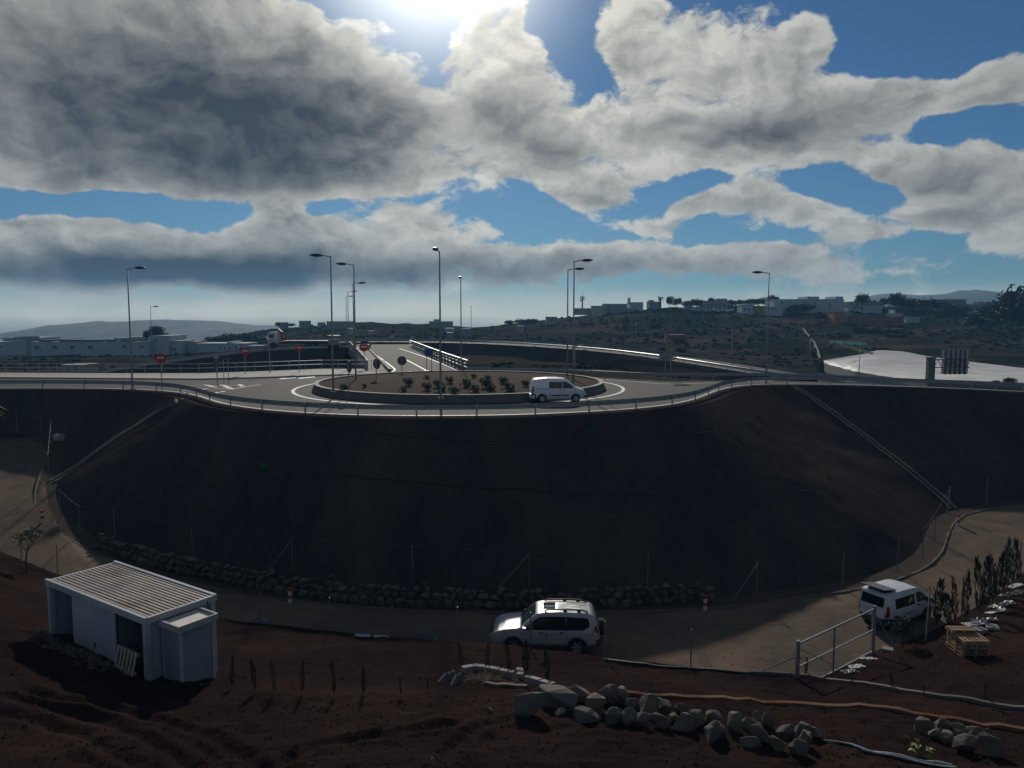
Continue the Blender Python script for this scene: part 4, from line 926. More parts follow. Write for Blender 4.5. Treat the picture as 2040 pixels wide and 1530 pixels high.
# ---------------------------------------------------------------- foreground boulders
def boulder(cx, cy, w, h, label, group, i):
    b = G(cx, cy + h * .42); dep = (b - CAM).dot(ray(CX, CY).normalized()); W_ = w * dep / FPX; H_ = h * dep / FPX * 1.12
    o = bpy.data.objects.new('boulder', BOULD[i % 14]); COL.objects.link(o)
    o.location = b + Vector((0, W_ * .25, H_ * .36)); o.scale = (W_ * 1.28, max(W_ * .8, H_ * .8), H_ * 1.2); r2 = random.Random(i * 7 + 1); o.rotation_euler = (r2.uniform(-.2, .2), r2.uniform(-.25, .25), r2.uniform(-.5, .5) + math.pi * r2.randrange(2))
    tag(o, label, 'boulder', group); return o
ROW = [(1058, 1410, 62, 50), (1108, 1394, 88, 45), (1118, 1422, 28, 12), (1158, 1388, 46, 26), (1175, 1431, 62, 22), (1187, 1411, 56, 34), (1210, 1388, 45, 36), (1226, 1430, 46, 34), (1240, 1388, 30, 34), (1253, 1430, 24, 36), (1265, 1405, 34, 28), (1282, 1437, 34, 28), (1295, 1406, 38, 44), (1296, 1382, 18, 20), (1316, 1441, 36, 28), (1327, 1412, 30, 34), (1346, 1431, 26, 16), (1356, 1413, 24, 22), (1362, 1443, 44, 34), (1391, 1433, 36, 34), (1424, 1432, 36, 28), (1427, 1462, 54, 40), (1466, 1443, 28, 42), (1497, 1449, 34, 30), (1501, 1481, 44, 26), (1508, 1432, 22, 24), (1516, 1467, 40, 38), (1531, 1439, 28, 32), (1549, 1486, 28, 28), (1564, 1462, 36, 28), (1583, 1454, 18, 14), (1594, 1493, 42, 34), (1599, 1461, 42, 32), (1606, 1478, 34, 34), (1627, 1464, 30, 20)]
SPECIAL = {0: 'broad flat boulder with a split top at the left end of the long rock row', 1: 'longest boulder, lying slanted near the left end of the rock row', 2: 'small flat stone on the soil below the longest boulder', 13: 'small dark stone standing upright on top of the rock row', 21: 'large pale block lying in front of the middle of the rock row', 22: 'upright rounded boulder right of the large pale block', 31: 'round boulder at the lower right end of the long rock row', 34: 'last small boulder at the right tip of the long rock row beside the pipes'}
for i, (x, y, w, h) in enumerate(ROW): boulder(x, y, w, h, SPECIAL.get(i, '%s rock from the left in the long foreground boulder row' % ORD[i]), 'boulders in the long foreground row', i)
P2 = [(1842, 1452, 40, 32), (1866, 1466, 30, 20), (1882, 1448, 38, 28), (1892, 1473, 36, 24), (1908, 1451, 26, 18), (1921, 1464, 32, 16), (1934, 1486, 52, 32), (1946, 1459, 30, 18), (1965, 1470, 28, 34), (1979, 1491, 38, 44)]
for i, (x, y, w, h) in enumerate(P2): boulder(x, y, w, h, ('largest flat faced boulder in the small pile at the right' if i == 6 else '%s rock from the left in the small boulder pile at lower right' % ORD[i]), 'boulders in the right pile', i + 5)
boulder(975, 1417, 16, 10, 'single small pale stone lying on the bare soil left of the rock row', None, 3)
# gravel and clods
def scatter(name, n, pick, smin, smax, m, seed, label, cat):
    r = random.Random(seed); mb = MB()
    base_ = [(-.5, -.4, -.3), (.5, -.45, -.3), (.45, .5, -.3), (-.4, .45, -.3), (-.2, -.2, .4), (.3, .1, .5)]
    F = [(0, 1, 5), (0, 5, 4), (1, 2, 5), (2, 3, 5), (3, 4, 5), (3, 0, 4)]
    for _ in range(n):
        p = pick(r)
        if p is None: continue
        s = smin + (smax - smin) * r.random() ** 3; a = r.random() * 6.3; c_, s_ = math.cos(a) * s, math.sin(a) * s
        mb.add([(p.x + v[0] * c_ - v[1] * s_, p.y + v[0] * s_ + v[1] * c_, p.z + v[2] * s * r.uniform(.6, 1.1)) for v in base_], F)
    return tag(mb.build(name, m), label, cat, kind='stuff')
scatter('soil_clods', 6000, lambda r: G(r.uniform(-20, 2060), 1290 + 240 * r.random() ** .8), .02, .085, mat('clod', (.040, .022, .02), .95, (.03, .018, .016), 2, spec=0), 3, 'loose clods and small stones scattered over the dark red soil', 'clods')
scatter('road_gravel', 900, lambda r: G(r.uniform(-10, 2050), r.uniform(870, 1340)), .02, .09, mat('gravel', (.10, .085, .07), .95, (.06, .05, .045), 2), 4, 'small stones strewn on the bank and dirt road', 'gravel')
scatter('pale_chips', 160, lambda r: G(r.uniform(0, 2040), r.uniform(850, 1530)), .03, .10, mat('chip', (.22, .19, .16), .9), 5, 'few pale stone chips on the dark ground', 'chips')

# ---------------------------------------------------------------- drainage channels and hoses on the bank
def onground(px, lift=0, step=.5, sm=1):
    pts = [G(x, y) for x, y in px]; pts = [p for p in pts if p is not None]; pts = resample(smooth(pts, sm), step=step)
    out = []
    for p in pts:
        q = GXY(p.x, p.y); out.append((q if q is not None and abs(q.z - p.z) < 1.5 else p) + Vector((0, 0, lift)))
    return out
for px, lb in (([(404, 800), (362, 803), (330, 809), (300, 828), (240, 866), (180, 908), (130, 943), (103, 960)], 'pale concrete drainage channel down the left side of the embankment'), ([(1583, 771), (1604, 781), (1640, 808), (1700, 852), (1760, 897), (1820, 945), (1868, 983), (1900, 1015)], 'pale concrete drainage channel down the right side of the embankment')):
    pts = onground(px, .03); o0 = pts[0].copy()
    ch = MB().sweep([p - o0 for p in pts], [(-.30, -.15), (-.30, .06), (-.20, .06), (-.13, -.06), (.13, -.06), (.20, .06), (.30, .06), (.30, -.15)]); o = ch.build('drainage_channel', mat('channel_concrete', (.155, .14, .125), .9, (.10, .09, .083), 2, bump=.3, bscale=15)); o.location = o0
    tag(o, lb, 'channel', 'drainage channels')
M_hose = mat('black_hose', (.012, .012, .013), .5)
for px, lb, m_, r_ in (([(480, 934), (560, 940), (700, 951), (860, 965), (1000, 976), (1200, 988), (1400, 992), (1640, 985)], 'dark irrigation hose lying across the lower middle of the embankment', M_hose, .035), ([(600, 842), (700, 858), (830, 876), (1000, 884), (1150, 880), (1300, 876), (1420, 862)], 'dark irrigation hose across the upper embankment', M_hose, .03),
                     ([(1205, 1316), (1290, 1327), (1400, 1334), (1470, 1342), (1500, 1343)], 'dark tarpaulin roll along the edge of the plot behind the gate post', mat('tarp_blue', (.010, .016, .02), .6), .055), ([(2042, 1008), (2000, 1010), (1950, 1017)], 'thin pale hose beside the far right road edge', M_conc_old, .03)):
    pts = onground(px, r_ * .7); o0 = pts[0].copy(); o = MB().path([p - o0 for p in pts], r_, 6).build('hose' if r_ < .05 else 'tarpaulin_roll', m_); o.location = o0; tag(o, lb, 'hose' if r_ < .05 else 'tarpaulin')

# ---------------------------------------------------------------- fences
M_post = mat('fence_post', (.20, .20, .20), .55, (.14, .14, .14), 2, metal=.3)
def fence(name, posts, h, braces, label, wires=(.97,)):
    pts = [G(x, y) for x, y in posts]; o0 = pts[0].copy(); th = thing(name, o0, label, 'fence', 'wire fences')
    for p in pts:
        MB().tube((0, 0, -.1), (0, 0, h), .028, n=6).build('post', M_post, th).location = p - o0
    for i, dx, dy in braces: MB().tube(pts[i] - o0 + Vector((0, 0, h * .92)), pts[i] - o0 + Vector((dx, dy, .0)), .026, n=6).build('brace', M_post, th)
    for f in wires:
        w = MB()
        for a, b in zip(pts[:-1], pts[1:]): w.path([a - o0 + Vector((0, 0, h * f)), (a + b) / 2 - o0 + Vector((0, 0, h * f - .03)), b - o0 + Vector((0, 0, h * f))], .0025, 3)
        w.build('wire', M_post, th)
    return th
fence('wire_fence', [(121, 1034), (160, 1069), (229, 1075), (384, 1116), (583, 1138), (822, 1158), (1054, 1170), (1290, 1172), (1507, 1190), (1678, 1169), (1788, 1137), (1838, 1116), (1862, 1078), (1890, 1022), (1965, 1004)], 1.95, [(4, -1.35, -.15), (6, -1.6, -.1), (8, -1.3, -.3), (13, -.6, -.8)], 'wire fence on thin posts along the foot of the embankment')
fence('wire_fence', [(34, 864), (84, 869), (104, 884), (98, 960)], 2.0, [], 'short wire fence at the far left bend of the service road')
fence('wire_fence', [(43, 1113), (115, 1141), (205, 1168), (520, 1236), (658, 1257), (782, 1267), (912, 1279), (1057, 1292), (1204, 1311), (1376, 1330)], 1.55, [], 'row of thin fence posts along the near edge of the service road')
fence('wire_fence', [(1848, 1262), (1915, 1236), (2030, 1160), (2090, 1120)], 2.2, [(0, -.75, -1.2)], 'thin posts of the fence beside the cypress row on the right')

# ---------------------------------------------------------------- red and white bollards
M_bred = mat('bollard_red', (.34, .035, .03), .5); M_bwhite = mat('bollard_white', (.55, .54, .52), .5)
for (x, y), lb in (((578, 1200), 'red and white bollard in front of the left half of the stone wall'), ((1405, 1215), 'red and white bollard at the right end of the stone wall'), ((85, 1040), 'red and white bollard at the far left bend of the road'), ((1909, 1047), 'red and white bollard at the right bend below the drainage channel')):
    p = G(x, y); th = thing('bollard', p, lb, 'bollard', 'red and white bollards')
    MB().tube((0, 0, -.05), (0, 0, .76), .10, n=14).build('post', M_bwhite, th)
    for z in (.22, .60): MB().tube((0, 0, z), (0, 0, z + .17), .104, n=14).build('red_band', M_bred, th)

# ---------------------------------------------------------------- gate
g2 = G(1738, 1303); top = g2.z + 2.05; q1 = PZ(1590, 1280, top); g1 = Vector((q1.x, q1.y, -8.45)); th = thing('metal_gate', g2, 'open framed metal gate at the plot entrance', 'gate')
a, b = g1 - g2, Vector((0, 0, 0)); H_ = top - g2.z
for c, zl in ((a, g1.z - g2.z), (b, -.1)): MB().bar((c.x, c.y, zl), (c.x, c.y, H_ + .08), .13).build('gate_post', M_galv, th)
mid = (a + b) * .55
for f, w in ((.97, .06), (.52, .05), (.06, .06)): MB().bar((a.x, a.y, H_ * f), (b.x, b.y, H_ * f), w).build('rail', M_galv, th)
MB().bar((mid.x, mid.y, .05), (mid.x, mid.y, H_ * .97), .07).build('upright', M_galv, th)
MB().bar((a.x, a.y, H_ * .9), (a.x * .45 + b.x * .55, a.y * .45 + b.y * .55, .05), .02).build('tension_wire', M_post, th); MB().bar((b.x, b.y, H_ * .9), (.9, -.9, 0), .03).build('stay', M_post, th)
e = G(1506, 1341); MB().tube(Vector((a.x, a.y, H_ * .75)), e - g2, .035, n=6).build('brace', M_galv, th)

# ---------------------------------------------------------------- pallets
M_wood = [mat('pallet_wood_%d' % i, c, .85, tuple(v * .6 for v in c), 4, bump=.3, bscale=30, aniso=(1, 6, 6)) for i, c in enumerate([(.38, .25, .135), (.29, .185, .10), (.44, .30, .17)])]
def pallet_parts(th, L=1.25, Wd=1.05, seed=0):
    r = random.Random(seed)
    for y in (-.45, 0, .45):
        MB().bb((-L / 2, y * Wd - .05, 0), (L / 2, y * Wd + .05, .022)).build('bottom_board', M_wood[r.randrange(3)], th)
        for x in (-.44, 0, .44): MB().bb((x * L - .07, y * Wd - .05, .022), (x * L + .07, y * Wd + .05, .10)).build('block', M_wood[r.randrange(3)], th)
    for x in (-.44, 0, .44): MB().bb((x * L - .05, -Wd / 2, .10), (x * L + .05, Wd / 2, .12)).build('stringer', M_wood[r.randrange(3)], th)
    for k in range(7): y = (k / 6 - .5) * (Wd - .1); MB().bb((-L / 2, y - .042, .12), (L / 2, y + .042, .142)).build('slat', M_wood[r.randrange(3)], th)
pc = G(1927, 1300); ua = G(1928, 1321) - G(1884, 1302); prz = math.atan2(ua.y, ua.x)
pc.z = min(pc.z, GXY(pc.x + .5, pc.y - .5).z) + .03
for k, lb in enumerate(['bottom pallet of the wooden pallet stack on the right', 'second pallet from the bottom of the wooden stack', 'third pallet from the bottom of the wooden stack', 'fourth pallet from the bottom of the wooden stack', 'top full pallet of the wooden stack with sunlit slats']):
    th = thing('pallet', pc + Vector((.03 * math.sin(k * 3), .03 * math.cos(k * 2), k * .145)), lb, 'pallet', 'stacked wooden pallets', rz=prz + .03 * math.sin(k * 5)); pallet_parts(th, seed=k)
th = thing('pallet', pc + Vector((-.12, .30, 5 * .145 + .01)), 'small broken pallet lying on the back of the wooden stack', 'pallet', 'stacked wooden pallets', rz=prz + 1.55); pallet_parts(th, 1.0, .45, 9)

# ---------------------------------------------------------------- site cabin with a corrugated roof
ZR = -3.0
A_, D_, C_ = PZ(100, 1154, ZR), PZ(291, 1229, ZR), PZ(438, 1191, ZR)
u = (D_ - A_); L = u.length; u.normalize(); v = Vector((-u.y, u.x, 0)); Wd = max(2.2, (C_ - D_).dot(v)); Hc = 2.5
cab_o = Vector((A_.x, A_.y, ZR - Hc)); th = thing('site_cabin', cab_o, 'white open fronted site cabin with a ribbed metal roof', 'cabin', rz=math.atan2(u.y, u.x))
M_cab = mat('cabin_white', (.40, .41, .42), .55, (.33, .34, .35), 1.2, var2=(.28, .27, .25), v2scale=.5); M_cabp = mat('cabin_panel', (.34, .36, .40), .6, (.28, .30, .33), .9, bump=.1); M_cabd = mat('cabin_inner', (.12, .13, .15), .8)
for x in (0, L):
    for y in (0, Wd): MB().bb((x - .09, y - .09, -.35), (x + .09, y + .09, Hc - .2)).build('corner_post', M_cab, th)
fr = 0.2
MB().bb((-.12, -.13, Hc - fr), (L + .12, -.02, Hc + .02)).build('front_roof_beam', M_cab, th); MB().bb((-.12, Wd + .02, Hc - fr), (L + .12, Wd + .13, Hc + .02)).build('back_roof_beam', M_cab, th)
MB().bb((-.13, -.02, Hc - fr), (-.02, Wd + .02, Hc - .04)).build('end_roof_beam', M_cab, th); MB().bb((L + .02, -.02, Hc - fr), (L + .13, Wd + .02, Hc + .0)).build('end_roof_beam', M_cab, th)
rb = MB(); NR = 15; prof = []
for k in range(NR):
    y0 = .0 + k * Wd / NR; st = Wd / NR; prof += [(y0, Hc - .09), (y0 + st * .42, Hc - .09), (y0 + st * .5, Hc - .02), (y0 + st * .92, Hc - .02)]
prof.append((Wd, Hc - .09))
rb.v = [(x, y, z) for x in (.0, L) for y, z in prof]; k_ = len(prof); rb.f = [(i, i + 1, k_ + i + 1, k_ + i) for i in range(k_ - 1)]
rb.build('roof_sheet', mat('roof_sheet', (.38, .34, .31), .5, (.30, .265, .24), 1.5, metal=.15, var2=(.22, .18, .155), v2scale=.7), th)
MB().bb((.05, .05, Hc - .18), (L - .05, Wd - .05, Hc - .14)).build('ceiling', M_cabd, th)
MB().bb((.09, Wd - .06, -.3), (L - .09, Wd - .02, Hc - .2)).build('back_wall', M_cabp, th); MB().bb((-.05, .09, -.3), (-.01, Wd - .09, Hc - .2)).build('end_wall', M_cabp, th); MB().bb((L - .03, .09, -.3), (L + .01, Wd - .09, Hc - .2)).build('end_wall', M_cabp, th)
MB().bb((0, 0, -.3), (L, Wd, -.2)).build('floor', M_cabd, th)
x1, x2, x3 = L * .235, L * .455, L * .70
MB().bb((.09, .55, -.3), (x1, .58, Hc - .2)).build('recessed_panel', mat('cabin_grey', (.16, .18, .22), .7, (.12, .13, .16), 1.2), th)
MB().bb((x1, .02, -.3), (x2, .06, Hc - .2)).build('wall_panel', M_cab, th); dr = MB().bb((x2 + .05, -.02, -.25), (x3, .03, Hc - .28)).build('door', M_cabp, th); MB().bb((x2, .0, -.3), (x2 + .05, .07, Hc - .2)).build('door_frame', M_steel_dark, th)
MB().bb((x2 + .16, -.05, .75), (x2 + .22, -.02, .9)).build('handle', M_blackp, dr)
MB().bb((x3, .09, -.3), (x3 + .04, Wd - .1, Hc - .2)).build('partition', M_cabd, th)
for k in range(10): z = 0; MB().bb((L + .012, .14 + k * (Wd - .3) / 10, -.3), (L + .03, .14 + k * (Wd - .3) / 10 + .07, Hc - .22)).build('wall_rib', M_cabp, th)
# cubicle fixed to the end of the cabin
cx0, cx1, cy0, cy1, ch_ = L + .14, L + 1.12, .42, 1.62, 2.18
MB().bb((cx0, cy0 + .03, -.5), (cx1 - .03, cy1 - .03, ch_)).build('cubicle_wall', mat('cubicle_grey', (.22, .23, .25), .6, (.18, .185, .2), 1.1), th)
for x, y in ((cx1 - .04, cy0 + .04), (cx1 - .04, cy1 - .04), (cx0 + .04, cy0 + .04)): MB().bb((x - .045, y - .045, -.5), (x + .045, y + .045, ch_ + .02)).build('cubicle_trim', M_cab, th)
MB().bb((cx0, cy0 - .04, ch_ + .02), (cx1 + .05, cy1 + .04, ch_ + .06)).build('cubicle_roof', mat('cubicle_roof', (.58, .55, .48), .6, (.48, .45, .40), 2), th)
for lo, hi in (((cx0, cy0 - .10, ch_ - .05), (cx1 + .10, cy0 - .04, ch_ + .15)), ((cx0, cy1 + .04, ch_ - .05), (cx1 + .10, cy1 + .10, ch_ + .15)), ((cx1 + .05, cy0 - .04, ch_ - .05), (cx1 + .10, cy1 + .04, ch_ + .15))): MB().bb(lo, hi).build('roof_rim', M_cab, th)
MB().path([(L + .16, Wd - .25, Hc - .1), (L + .16, Wd - .25, 1.9), (L + .2, cy1 + .2, 1.9)], .02, 5).build('cable', M_blackp, th)
# heap with an old pallet in the doorway
def loc(p): return cab_o + Matrix.Rotation(th.rotation_euler.z, 3, 'Z') @ Vector(p)
cabth = th
q = GXY(*loc((L * .86, -.30, 0)).xy); th = thing('pallet', q + Vector((0, 0, .0)), 'pale old pallet leaning in the open end of the site cabin', 'pallet', rz=cabth.rotation_euler.z)
for k in range(6): MB().box((-.55 + k * .2, -.02, .36), (.11, .025, .8)).build('slat', mat('pallet_pale', (.32, .28, .2), .85), th)
for z in (.1, .66): MB().box((-.05, .03, z), (1.2, .06, .09)).build('stringer', M_wood[2], th)
th.rotation_euler = (R(-14), 0, cabth.rotation_euler.z)
tw = MB(); r = random.Random(5); c0 = loc((L * .86, .6, 0)); c0.z = q.z + .15
for _ in range(170):
    p = c0 + Vector((r.gauss(0, .35), r.gauss(0, .3), abs(r.gauss(0, .28)))); d = Vector((r.gauss(0, 1), r.gauss(0, 1), r.gauss(0, .4))).normalized() * r.uniform(.15, .45); tw.bar(p - d / 2, p + d / 2, r.uniform(.015, .05))
tag(tw.build('scrap_wood', mat('scrap', (.12, .09, .06), .9, (.05, .04, .03), 3)), 'heap of scrap wood inside the open end of the cabin', 'scrap', kind='stuff')
r = random.Random(8)
scatter('rubble', 330, lambda r: (lambda p: GXY(p.x, p.y))(loc((r.uniform(-.1, L * .8), -.25 - abs(r.gauss(0, .35)), 0))), .06, .30, mat('rubble', (.12, .10, .08), .95, (.05, .042, .036), 2), 21, 'stone rubble heaped along the open front of the cabin', 'rubble')

# ---------------------------------------------------------------- plot details
for px, w, h, m_, nm, lb, cat in (([(1240, 1384), (1330, 1391), (1420, 1394), (1560, 1406), (1660, 1412), (1700, 1410), (1740, 1413), (1790, 1420), (1900, 1436), (2050, 1460)], .13, .13, mat('orange_edging', (.20, .085, .04), .9, (.10, .055, .036), 1.5, var2=(.20, .13, .09), v2scale=.5, spec=.02), 'terrace_edging', 'orange brown earth edging running along the terrace behind the boulders', 'edging'),
                              ([(1494, 1343), (1560, 1346), (1650, 1354), (1780, 1377), (1850, 1389), (1950, 1401), (2050, 1415)], .10, .14, mat('grey_edging', (.15, .13, .115), .9, (.10, .088, .08), 2), 'plot_kerb', 'thin pale concrete edging below the gate and the pallets', 'edging'),
                              ([(968, 1363), (1000, 1366), (1050, 1370)], .09, .10, mat('plank', (.19, .13, .10), .85), 'edging_plank', 'narrow reddish plank in front of the block border', 'plank')):
    pts = onground(px, 0, .4); o0 = pts[0].copy(); o = MB().sweep([p - o0 for p in pts], [(-w / 2, -.15), (-w / 2, h), (w / 2, h * .9), (w / 2, -.15)]).build(nm, m_); o.location = o0; tag(o, lb, cat)
M_blk = mat('block', (.27, .255, .24), .9, (.20, .19, .175), 3, bump=.3, bscale=20)
bl_px = [(919, 1336, 942, 1332), (943, 1331, 966, 1333), (969, 1334, 996, 1339), (998, 1340, 1024, 1346), (1028, 1338, 1046, 1341), (1030, 1347, 1042, 1349), (1050, 1354, 1078, 1362), (1080, 1363, 1104, 1370)]
for i, (x0, y0, x1_, y1_) in enumerate(bl_px):
    a, b = G(x0, y0 + 4), G(x1_, y1_ + 4); d = b - a; o = MB().box((0, 0, .1), (d.length * .96, .2, .22)).build('concrete_block', M_blk); o.location = (a + b) / 2 + Vector((0, 0, .0)); o.rotation_euler = (0, -math.atan2(d.z, math.hypot(d.x, d.y)), math.atan2(d.y, d.x))
    tag(o, '%s concrete block from the left in the curved border on the plot' % ORD[i], 'block', 'concrete border blocks')
for i, (x, y) in enumerate([(884, 1352), (893, 1350), (901, 1347), (907, 1357), (915, 1353)]):
    p = G(x, y + 4); tl = MB(); K = 7
    for L_ in (-.22, .22):
        for rr in (.11, .095): tl.v += [(L_, rr * math.cos(math.pi * k / (K - 1)), rr * math.sin(math.pi * k / (K - 1))) for k in range(K)]
    tl.f = [(k, k + 1, K * 2 + k + 1, K * 2 + k) for k in range(K - 1)] + [(K + k, K * 3 + k, K * 3 + k + 1, K + k + 1) for k in range(K - 1)] + [(k, K + k, K + k + 1, k + 1) for k in range(K - 1)] + [(2 * K + k, 2 * K + k + 1, 3 * K + k + 1, 3 * K + k) for k in range(K - 1)]
    o = tl.build('curved_tile', mat('grey_tile', (.10, .10, .095), .85, (.07, .07, .065), 3)); o.location = p + Vector((0, 0, .05)); o.rotation_euler = (.1, -.45, .9 + .1 * i)
    tag(o, '%s grey curved tile from the left leaning at the end of the block border' % ORD[i], 'tile', 'leaning curved tiles')
tw = MB(); r = random.Random(15)
for _ in range(150):
    p = G(r.gauss(975, 34), r.gauss(1352, 6))
    if p is None: continue
    d = Vector((r.gauss(0, 1), r.gauss(0, .6), r.uniform(0, .7))).normalized() * r.uniform(.15, .5); tw.bar(p, p + d, .012)
tag(tw.build('dry_twigs', mat('twig', (.14, .11, .075), .9)), 'dry twigs lying inside the curved block border', 'twigs', kind='stuff')
# crumpled sheets
M_shb = mat('black_sheet', (.014, .015, .018), .35, spec=.5); M_shw = mat('white_sheet', (.30, .31, .32), .6)
def sheet(x, y, w, m_, lb, seed, ar=.5):
    p = G(x, y); r = random.Random(seed); n = 10; mb = MB(); W_ = w * .8 * (p - CAM).length / FPX
    for i in range(n + 1):
        for j in range(n + 1):
            uu, vv = i / n - .5, j / n - .5; k = 1 - .25 * fb((uu * 3, vv * 3, seed), 1, 2); X, Y = p.x + uu * W_ * k, p.y + vv * W_ * ar * k
            q = GXY(X, Y); z = q.z if q is not None and abs(q.z - p.z) < .6 else p.z
            mb.v.append((X - p.x, Y - p.y, z - p.z + .015 + abs(fb((uu * 4, vv * 4, seed + 9), 1.2, 3)) * .16 * W_ * .5))
    mb.f = [(i * (n + 1) + j, (i + 1) * (n + 1) + j, (i + 1) * (n + 1) + j + 1, i * (n + 1) + j + 1) for i in range(n) for j in range(n)]
    o = mb.build('plastic_sheet', m_); o.location = p; tag(o, lb, 'plastic sheet', 'crumpled plastic sheets'); return o
for i, (x, y, w, k, lb) in enumerate([(525, 1239, 44, 0, 'black crumpled sheet at the road edge right of the cabin'), (530, 1236, 22, 1, 'white scrap on the black sheet right of the cabin'), (724, 1266, 36, 1, 'white crumpled sheet on the plot edge left of the silver car'), (760, 1267, 34, 1, 'white plastic scraps beside the middle fence post left of the silver car'), (850, 1274, 56, 0, 'black crumpled sheet on the plot edge just left of the silver car'),
      (1690, 1338, 36, 0, 'black sheet below the metal gate'), (1706, 1328, 30, 1, 'white sheet scrap below the metal gate'), (1728, 1312, 34, 1, 'white crumpled sheet at the right gate post'), (1118, 1377, 48, 0, 'dark tarpaulin behind the longest boulder'),
      (1938, 1243, 36, 1, 'white sheet scrap at the near end of the cypress row'), (1962, 1236, 44, 0, 'black sheet beneath the middle of the cypress row'), (1984, 1218, 34, 1, 'white scrap beneath the middle of the cypress row'), (1998, 1205, 44, 0, 'black sheet beneath the far half of the cypress row'), (2018, 1184, 44, 0, 'black sheet at the far end of the cypress row'), (2022, 1168, 26, 1, 'white scrap at the far end of the cypress row')]): sheet(x, y, w, M_shw if k else M_shb, lb, i + 2, .8)
for i, (x, y, w, d, h, lb) in enumerate([(1768, 1296, .45, .35, .1, 'small pale slab lying right of the gate post'), (1950, 1262, .6, .4, .22, 'grey concrete block behind the pallet stack'), (1976, 1252, .8, .5, .1, 'pale stone slab behind the pallet stack')]):
    p = G(x, y); o = MB().prism([(-w / 2, -d / 2, 0), (w * .45, -d * .55, 0), (w / 2, d * .4, 0), (-w * .4, d / 2, 0)], (0, 0, h)).build('concrete_slab', M_blk); o.location = p + Vector((0, 0, .02)); o.rotation_euler = (.05, .06, i * .8 - .4); tag(o, lb, 'slab')
# bundle of pipes
for i in range(7):
    off = (i - 3) * 3.0; px = [(1640 + i * 12, 1476 + i * 2.2), (1690 + i * 3, 1487 + off * .6), (1725, 1498 + off * .35), (1800, 1512 + off * .5), (1890 + i * 3, 1529 + off * .6)]
    pts = onground(px, .03 + .015 * (i % 3), .3); o0 = pts[0].copy(); bl_ = i in (3, 6)
    o = MB().path([p - o0 for p in pts], .035 if bl_ else .016, 6).build('pipe', M_hose if bl_ else mat('pipe_pale', (.30, .34, .37), .4)); o.location = o0
    tag(o, ('thick black hose' if i == 3 else 'lowest black hose' if bl_ else '%s thin pale pipe from the top' % ORD[i]) + ' in the bundle at the lower right', 'pipe', 'bundle of pipes')
o0 = G(118, 878); o = MB().tube((-.2, 0, .3), (.35, -.25, .32), .32, n=16).build('culvert_pipe', M_conc); o.location = o0; tag(o, 'pale pipe end sticking out at the far left road bend', 'pipe')

# ================================================================ plants
M_lf = [mat('leaf_%d' % i, c, .7, tuple(v * .55 for v in c), 4) for i, c in enumerate([(.035, .062, .028), (.05, .07, .03), (.028, .05, .03), (.07, .062, .035)])]
M_bark = mat('bark', (.07, .055, .04), .9, (.045, .035, .028), 5)
def cyp_mesh(seed, m_, bushy=1.0):
    r = random.Random(seed); mb = MB(); n = int(150 * bushy); wob = (r.uniform(-.12, .12), r.uniform(-.12, .12))
    for i in range(n):
        t_ = r.random() ** .9; h = .12 + .86 * t_; rad = .085 * math.sin(math.pi * min(1, .15 + .85 * t_)) ** .8 * bushy ** .5 * r.uniform(.3, 1.1)
        a = r.random() * 6.3; c = Vector((rad * math.cos(a) + wob[0] * t_ * t_, rad * math.sin(a) + wob[1] * t_ * t_, h))
        d = Vector((math.cos(a) * .35, math.sin(a) * .35, 1)).normalized() * r.uniform(.06, .15); s_ = d.cross(Vector((math.cos(a + 1.3), math.sin(a + 1.3), 0))).normalized() * r.uniform(.008, .02)
        mb.add([c - s_ - d * .3, c + s_ - d * .3, c + s_ * .5 + d * .7, c - s_ * .5 + d * .7], [(0, 1, 2, 3)])
    mb.build('tmp', m_, recalc=False); o = bpy.data.objects['tmp']; me = o.data; me.name = 'foliage'; bpy.data.objects.remove(o); return me
CYM = [cyp_mesh(i, M_lf[[0, 2, 1, 3][i % 4]], [1, 1.3, .8, 1.1][i % 4]) for i in range(6)]
stem_me = MB().tube((0, 0, -.03), (0, 0, .7), .014, .006, 5).build('stem', M_bark); sm_me = stem_me.data; bpy.data.objects.remove(stem_me)
def sapling(x, y, ytop, lb, group, i, fat=1.0):
    p = G(x, y); h = (y - ytop) * (p - CAM).length / FPX * 1.1; th = thing('cypress_sapling', p, lb, 'sapling', group, rz=i * 1.3)
    for me, nm in ((CYM[i % 6], 'foliage'), (sm_me, 'stem')):
        o = bpy.data.objects.new(nm, me); COL.objects.link(o); o.parent = th; o.scale = (h * fat * .9, h * fat * .9, h)
for i, (x, y, t_) in enumerate([(462, 1371, 1318), (507, 1379, 1325), (547, 1381, 1325), (602, 1383, 1330), (666, 1385, 1330), (724, 1385, 1335), (798, 1386, 1355), (852, 1377, 1356)]): sapling(x, y, t_, '%s thin sapling from the cabin along the near mound' % ORD[i], 'saplings along the near mound', i, .75)
for i, (x, y, t_) in enumerate([(920, 1332, 1286), (970, 1330, 1290), (1014, 1338, 1290), (1047, 1345, 1286), (1090, 1362, 1306)]): sapling(x, y, t_, '%s sapling from the left among the border blocks below the silver car' % ORD[i], 'saplings at the block border', i + 2, 1.1)
for i, (x, y, t_) in enumerate([(1866, 1246, 1176), (1888, 1248, 1196), (1902, 1244, 1170), (1922, 1238, 1162), (1950, 1232, 1140), (1964, 1216, 1136), (1976, 1204, 1130), (1985, 1194, 1122), (1996, 1184, 1098), (2006, 1178, 1122), (2016, 1168, 1096), (2028, 1160, 1112)]): sapling(x, y, t_, '%s young cypress from the small van in the row on the right' % ORD[i], 'young cypress row', i, 1.35 if i in (0, 1) else .85)
